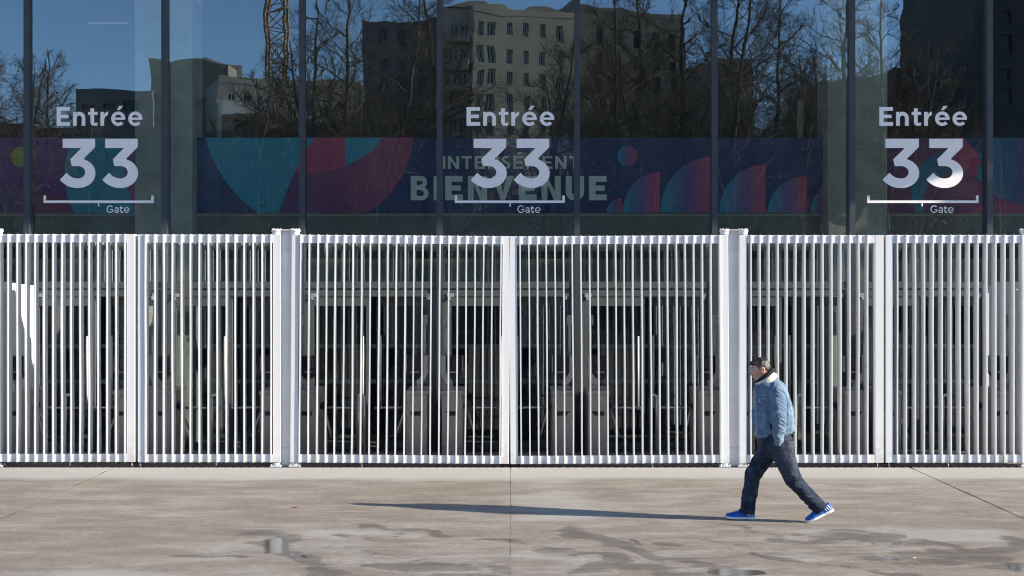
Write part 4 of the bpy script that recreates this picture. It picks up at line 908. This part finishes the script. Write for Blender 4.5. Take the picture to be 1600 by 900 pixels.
def jacket(X, Y, Z):
    zx = (X / PXM + 1215 - 1100) * 3; zy = 826 - Z / K
    d = torso(X, Y, Z)
    # drape folds on the torso: vertical pulls and a soft sag above the waistband
    n1 = vn3(X * 9 + 40, Y * 9 + 40, Z * 5 + 40); n2 = vn3(X * 22 + 7, Y * 22 + 7, Z * 13 + 7)
    n3 = vn3(X * 14 + Z * 9 + 21, Y * 12 + 21, Z * 11 - X * 6 + 21)
    d = d - .016 * (ridge(n1) - .5) - .016 * (ridge(n3) - .6) - .009 * (n2 - .5) - .009 * np.exp(-((zy - 395) / 14) ** 2)
    top = zy - (150 + np.abs(Y) * 210 + (zx - 300) * .0); d = smax(d, -(top) * K * .8, .03)
    hem = (zy - (441 - (zx - 240) * .13)) * K; d = smax(d, hem, .006)
    d = d + .005 * sstep(408, 414, zy + (zx - 240) * .13) - .004 * np.exp(-((zy + (zx - 240) * .13 - 411) / 2.2) ** 2) * 0
    for sh_, el_, wr_, sg in ((SHN, ELN, WRN, -1), (SHF, ELF, WRF, 1)):
        a = rc(X, Y, Z, sh_ + np.array([0, .02 * sg * -1, .0]), el_, .088, .084); c = rc(X, Y, Z, el_, wr_ + np.array([-.004, 0, .012]), .086, .054); arm = smin(a, c, .02)
        # crushed folds running across the sleeve, strongest at elbow and above the cuff
        w1 = vn3(X * 11 + 3, Y * 11 + 3, Z * 26 + X * 14 + 3); w2 = vn3(X * 26 + 31, Y * 26 + 31, Z * 48 - X * 20 + 31)
        amp = .5 + .9 * np.exp(-((zy - 335) / 45) ** 2) + .8 * np.exp(-((zy - 415) / 28) ** 2) + .5 * np.exp(-((zy - 215) / 25) ** 2)
        arm = arm - amp * (.016 * (ridge(w1) - .6) + .005 * (ridge(w2) - .5))
        cuff = sstep(436, 442, zy); arm = arm + .004 * cuff
        arm = smax(arm, (zy - 467 - (zx - 330) * .12) * K, .004)
        # seam where the sleeve is set in
        d = smin(d, arm, .007)
    # yoke seam, pocket flap with button, vertical panel seams
    near = (Y < -.08)
    flap = np.maximum(np.abs(zx - 262) - 17, np.abs(zy - 262 + (zx - 262) * .1) - 9); d = d - .006 * near * (1 - sstep(-2, 2, flap)) * (zx < 286)
    for yy, sl in ((238, .05),): d = d + .004 * np.exp(-((zy - yy - (zx - 300) * sl) / 2.0) ** 2)
    for xx, sl in ((392, -.06), (268, .05)): d = d + .0035 * np.exp(-((zx - xx - (zy - 330) * sl) / 2.0) ** 2) * (zy < 408)
    # slanted side pocket opening
    return d
def denim(name, a, b, hi, sc, thread):
    m = NT(name); n1 = m.noise(sc, 6, .65); n2 = m.noise(7, 4); n3 = m.noise(420, 2, stretch=(1, 1, .25))
    c = m.ramp(n2, [(.3, a), (.7, b)]); c = m.mix(m.ramp(n1, [(.48, (0,) * 3), (.75, (.75,) * 3)]), c, hi)
    c = m.mix(.6, c, m.ramp(n3, [(.3, (.36,) * 3), (.7, (.64,) * 3)]), 'OVERLAY')
    at = m.new('ShaderNodeAttribute'); at.attribute_name = 'trim_shade'; sp = m.new('ShaderNodeSeparateColor'); m.link(at.outputs['Color'], sp.inputs[0])
    c = m.mix(m.math('MULTIPLY', sp.outputs[2], m.math('ADD', n1, .25), clamp=True), c, hi); c = m.mix(sp.outputs[0], c, thread); c = m.mix(sp.outputs[1], c, tuple(q * .12 for q in a))  # dark channel tints the pocket opening and paints crease shade
    m.link(c, m.b.inputs['Base Color']); m.b.inputs['Roughness'].default_value = .88
    m.b.inputs['Specular IOR Level'].default_value = .2; m.bump(m.noise(70, 5, .7), .5, .006); return m.mat
DJ = denim('washed_blue_denim', (.072, .130, .210), (.108, .176, .265), (.235, .32, .40), 16, (.34, .42, .48))
DK = denim('dark_indigo_denim', (.013, .020, .038), (.022, .032, .055), (.075, .095, .130), 13, (.16, .15, .13))
SEAM = mat('pale_seam_thread', (.45, .46, .44), .9, .1, 30); COPPER = mat('metal_button', (.5, .42, .33), .35, .1, 30, .9)
jk = from_field('denim_jacket', jacket, q3(215, 482) + [0, -.36, 0], q3(445, 132) + [0, .36, 0], .0055, DJ, man, None, lambda V: lines_attr(V, [
    (0, [(247, 250), (281, 247), (280, 265), (263, 273), (247, 268), (247, 250)], .8, 2.2, .6), (1, [(247, 276), (280, 270)], 1.0, 3, .5), (0, [(239, 238), (290, 231)], .6, 2, .5),
    (0, [(238, 429), (294, 419)], .6, 2, .6), (0, [(362, 411), (419, 402)], .6, 2, .7), (0, [(300, 443), (362, 435)], .6, 2, .6), (1, [(297, 368), (299, 388)], 2.2, 3, 1.0),
    (0, [(330, 160), (316, 186), (301, 214), (292, 250)], .8, 2.2, .55), (1, [(353, 205), (374, 240), (378, 300), (374, 345)], 1.2, 4, .55), (0, [(398, 258), (406, 330), (402, 400)], .6, 2, .5),  # dark armhole line is shade painted along the crease
    (0, [(268, 280), (266, 350), (272, 415)], .6, 2, .4), (0, [(234, 200), (234, 300), (240, 425)], 1.5, 3, .5),
    (2, [(318, 250), (322, 300), (330, 380), (332, 450)], 12, 26, .35), (2, [(340, 175), (385, 230)], 8, 16, .6), (2, [(262, 290), (258, 370)], 6, 16, .35), (2, [(395, 300), (405, 390)], 6, 14, .5)]))
def proj(fn, zx, zy, off=.002, y0=-.45):
    """near-side surface point of a field at picture position zx, zy"""
    p = q3(zx, zy, 0); ys = np.linspace(y0, 0, 451); v = fn(np.full(451, p[0]), ys, np.full(451, p[2])); i = int(np.argmax(v < 0)); return (p[0], ys[i] - off, p[2])
def seam(name, fn, pts, m, parent, r=.0016):
    out = []
    for (a, b_), (c, d_) in zip(pts[:-1], pts[1:]):
        for k in range(6): t = k / 6; out.append(proj(fn, a + (c - a) * t, b_ + (d_ - b_) * t, r * .4))
    out.append(proj(fn, *pts[-1], r * .4)); b = MB(); b.tube(out, r, 5); return b.build(name, m, parent)
def button(fn, zx, zy, parent, r=.008, m=COPPER):
    p = proj(fn, zx, zy, .001); b = MB(); b.tube([(p[0], p[1] + .004, p[2]), (p[0], p[1] - .003, p[2])], r, 10); b.build('button', m, parent)
button(jacket, 256, 270, jk); button(jacket, 388, 411, jk, .009, BLACK); button(jacket, 346, 455, jk); button(jacket, 240, 300, jk, .006); button(jacket, 238, 360, jk, .006)
# jeans
def jeans(X, Y, Z):
    zx = (X / PXM + 1215 - 1100) * 3; zy = 826 - Z / K
    pel = smin(rc(X, Y, Z, q3(322, 415, -.05), q3(325, 470, -.06), .135, .135), rc(X, Y, Z, q3(322, 415, .05), q3(322, 470, .06), .135, .135), .04)
    seat = elp(X, Y, Z, q3(368, 462, -.07), (.095, .085, .11)); pel = smin(pel, smin(seat, elp(X, Y, Z, q3(362, 465, .07), (.085, .085, .10)), .04), .04)
    def leg(h_, k_, e, r0, r1, r2, r3, seed):
        mid = k_ + (e - k_) * .5; l = smin(rc(X, Y, Z, h_, k_, r0, r1), smin(rc(X, Y, Z, k_, mid, r1, r2), rc(X, Y, Z, mid, e, r2, r3), .02), .03)
        # folds: diagonal pulls on the thigh, rings behind the knee, stacked breaks at the hem
        tk = np.exp(-(((X - k_[0]) ** 2 + (Z - k_[2]) ** 2) / .09 ** 2)); te = np.exp(-(((X - e[0]) ** 2 + (Z - e[2]) ** 2) / .13 ** 2))
        ax_ = (e - h_) / np.linalg.norm(e - h_); s_ = (X - h_[0]) * ax_[0] + (Z - h_[2]) * ax_[2]; o = (X - h_[0]) * ax_[2] - (Z - h_[2]) * ax_[0]
        w1 = vn3(o * 10 + seed, Y * 9 + seed, s_ * 19 + o * 16 + seed); w2 = vn3(o * 24 + seed + 9, Y * 20 + seed, s_ * 42 - o * 12 + seed)
        return l - (.35 + .9 * tk + .9 * te) * (.024 * (ridge(w1) - .6) + .006 * (ridge(w2) - .5)) - .010 * (vn3(X * 7 + seed, Y * 7, Z * 5 + seed) - .5)
    n = leg(HIPN, KNN, ANN, .128, .080, .076, .074, 11); f = leg(HIPF, KNF, ANF, .122, .076, .075, .078, 23)
    axn = (ANN - KNN) / np.linalg.norm(ANN - KNN); axf = (ANF - KNF) / np.linalg.norm(ANF - KNF)
    n = smax(n, ((X - ANN[0]) * axn[0] + (Z - ANN[2]) * axn[2]) - .012, .004); f = smax(f, ((X - ANF[0]) * axf[0] + (Z - ANF[2]) * axf[2]) - .008, .004)
    d = smin(smin(pel, n, .035), smin(pel, f, .035), .012); d = smax(d, (398 - zy) * K, .005)
    # back pocket patch, fly-side pocket groove
    ca, sa = math.cos(R(8)), math.sin(R(8)); u_, v_ = (zx - 402) * ca + (zy - 487) * sa, -(zx - 402) * sa + (zy - 487) * ca
    pk = np.maximum(np.abs(u_) - 17 + np.maximum(v_, 0) * .12, np.abs(v_) - 38); d = d - .005 * (Y < -.02) * (1 - sstep(-2, 2, pk))
    return d
jn = from_field('jeans', jeans, q3(130, 815) + [0, -.26, -.02], q3(600, 392) + [0, .26, 0], .0058, DK, man, None, lambda V: lines_attr(V, [
    (0, [(385, 450), (420, 455)], .8, 2, .9), (0, [(385, 450), (385, 512), (403, 526), (414, 520)], .5, 1.8, .6), (0, [(385, 466), (420, 470)], .3, 1.6, .5), (0, [(352, 462), (362, 500), (366, 545), (404, 622), (450, 680), (535, 758)], .6, 2.0, .25),
    (2, [(310, 470), (345, 540), (388, 606)], 10, 24, .55), (2, [(425, 640), (500, 715)], 6, 16, .5), (2, [(225, 590), (200, 700)], 5, 14, .35), (2, [(395, 470), (412, 560)], 8, 14, .5)]))
STI = mat('ochre_stitching', (.30, .25, .17), .9, .1, 30)
button(jeans, 388, 452, jn, .005)
# trainers: a along the foot, b up, c across
BLUE = NT('bright_blue_mesh'); BLUE.link(BLUE.ramp(BLUE.noise(260, 2), [(.35, (.003, .058, .31)), (.65, (.006, .120, .56))]), BLUE.b.inputs['Base Color']); BLUE.b.inputs['Roughness'].default_value = .5; BLUE.bump(BLUE.noise(260, 2), .4, .003)
SOLE = mat('white_rubber_sole', (.75, .76, .78), .6, .08, 30); STRIPE = mat('white_stripe_print', (.85, .85, .86), .5, .05, 30)
def shoe(toe, heel, y, lab):
    a0, a1 = q3(*heel, y), q3(*toe, y); ax_ = a1 - a0; L_ = np.linalg.norm(ax_); ax_ /= L_; up = np.array([ax_[2], 0, -ax_[0]]); up = up if up[2] > 0 else -up
    def fr(X, Y, Z):
        dx, dz = X - a0[0], Z - a0[2]; return (dx * ax_[0] + dz * ax_[2]) / L_, dx * up[0] + dz * up[2], Y - y
    A = [0, .04, .15, .35, .55, .72, .88, .96, 1.0]; W = [.012, .028, .035, .034, .042, .048, .041, .028, .010]; Hh = [.055, .088, .098, .088, .074, .058, .046, .038, .018]
    def upper(X, Y, Z):
        a, b_, c = fr(X, Y, Z); w_ = np.interp(a, A, W); h_ = np.interp(a, A, Hh)
        k = np.sqrt((c / w_) ** 2 + (np.maximum(b_ - .012, 0) / h_) ** 2); d = (k - 1) * np.minimum(w_, h_); d = np.maximum(d, .010 - b_); d = np.maximum(d, np.maximum(-a, a - 1) * L_)
        d = smax(d, -elp(a * L_, b_, c, (.19 * L_, .125, 0), (.038, .05, .027)), .006)
        lace = .003 * np.sin(a * 95) * ((a > .42) & (a < .70)) * np.exp(-(c / .02) ** 2); seam_ = .003 * np.exp(-((a - .78 - b_ * 1.2) / .012) ** 2)
        return d - lace + seam_ - .003 * (vn3(X * 50 + 5, Y * 50 + 5, Z * 50 + 5) - .5)
    def sole(X, Y, Z):
        a, b_, c = fr(X, Y, Z); w_ = np.interp(a, A, W) + .004; hs = .022 + .004 * (a < .3); rise = .012 * sstep(.85, 1., a)
        return np.maximum(np.maximum(np.abs(c) - w_, np.maximum(-.002 + rise - b_, b_ - hs - rise * .5)), np.maximum(-a - .015, a - 1.012) * L_)
    lo = np.minimum(a0, a1) + [-.06, -.075, -.04]; hi = np.maximum(a0, a1) + [.06, .075, .13]
    s_ = from_field('trainer', upper, lo, hi, .004, BLUE.mat, man); from_field('sole', sole, lo, hi, .004, SOLE, s_)
    to3 = lambda a, b_, c: tuple(a0 + ax_ * a * L_ + up * b_ + np.array([0, c, 0]))
    for k in range(3):
        for side in (-1, 1):
            b = MB(); pts = []
            for (a, b_) in ((.06 + .075 * k, .036), (.095 + .075 * k, .036), (.135 + .075 * k, .082), (.10 + .075 * k, .082)):
                w_ = float(np.interp(a, A, W)); h_ = float(np.interp(a, A, Hh)); c = w_ * math.sqrt(max(.05, 1 - ((b_ - .012) / h_) ** 2)) + .0035; pts.append(to3(a, b_, side * c))
            b.add(pts, [(0, 1, 2, 3)]); b.build('stripe', STRIPE, s_)
    return s_
shoe((106, 822), (244, 826), .085, 'front'); shoe((470, 830), (597, 772), -.095, 'rear')
# small litter on the ground
def litter(name, label, cat, px, py, parts):
    X_, Y_ = gp(px, py); t = thing(name, label, cat, (X_, Y_, 0)); parts(t); return t
LEAF = mat('rust_red_leaf', (.35, .06, .02), .7, .2, 60); TAN = mat('tan_filter_paper', (.50, .27, .08), .8, .1, 60); PAP = mat('white_cigarette_paper', (.75, .73, .7), .8, .05, 60)
def lf_(t):
    b = MB(); o = [(0, -.035), (.018, -.012), (.022, .008), (.008, .028), (-.01, .024), (-.022, .004), (-.016, -.018)]
    b.add([(x * 1.3, z_ * .9, .004 + .02 * abs(x) / .02 * .6) for x, z_ in o] + [(0, 0, .003)], [(7, i, (i + 1) % 7) for i in range(7)]); b.build('blade', LEAF, t)
    b = MB(); b.tube([(0, -.03, .004), (.01, -.055, .008)], .002, 5); b.build('stalk', RUST, t)
litter('fallen_leaf', 'small rust-red fallen leaf lying on the dry concrete', 'leaf', 463, 793, lf_)
def cg_(t):
    b = MB(); b.tube([(-.013, 0, .006), (.013, .003, .006)], .006, 8); b.build('filter', TAN, t); b = MB(); b.tube([(.0131, .003, .006), (.026, .005, .006)], .0058, 8); b.build('paper_end', PAP, t)
litter('cigarette_end', 'tan cigarette end lying on the wet concrete at right', 'cigarette end', 1426, 873, cg_)

rg = random.Random(4); b = MB()
for i in range(170):
    py_ = rg.uniform(735, 899); X_, Y_ = gp(rg.uniform(0, 1600), py_); r_ = rg.uniform(.004, .011); b.add([(X_ - r_, Y_, .0005), (X_, Y_ - r_ * .8, .0005), (X_ + r_ * .9, Y_ + r_ * .1, .0005), (X_, Y_ + r_, .0005), (X_ + r_ * .1, Y_, r_ * .7)], [(0, 1, 4), (1, 2, 4), (2, 3, 4), (3, 0, 4)])
g_ = b.build('grit', mat('loose_grit', (.20, .16, .12), .9, .5, 9)); g_['kind'] = 'stuff'
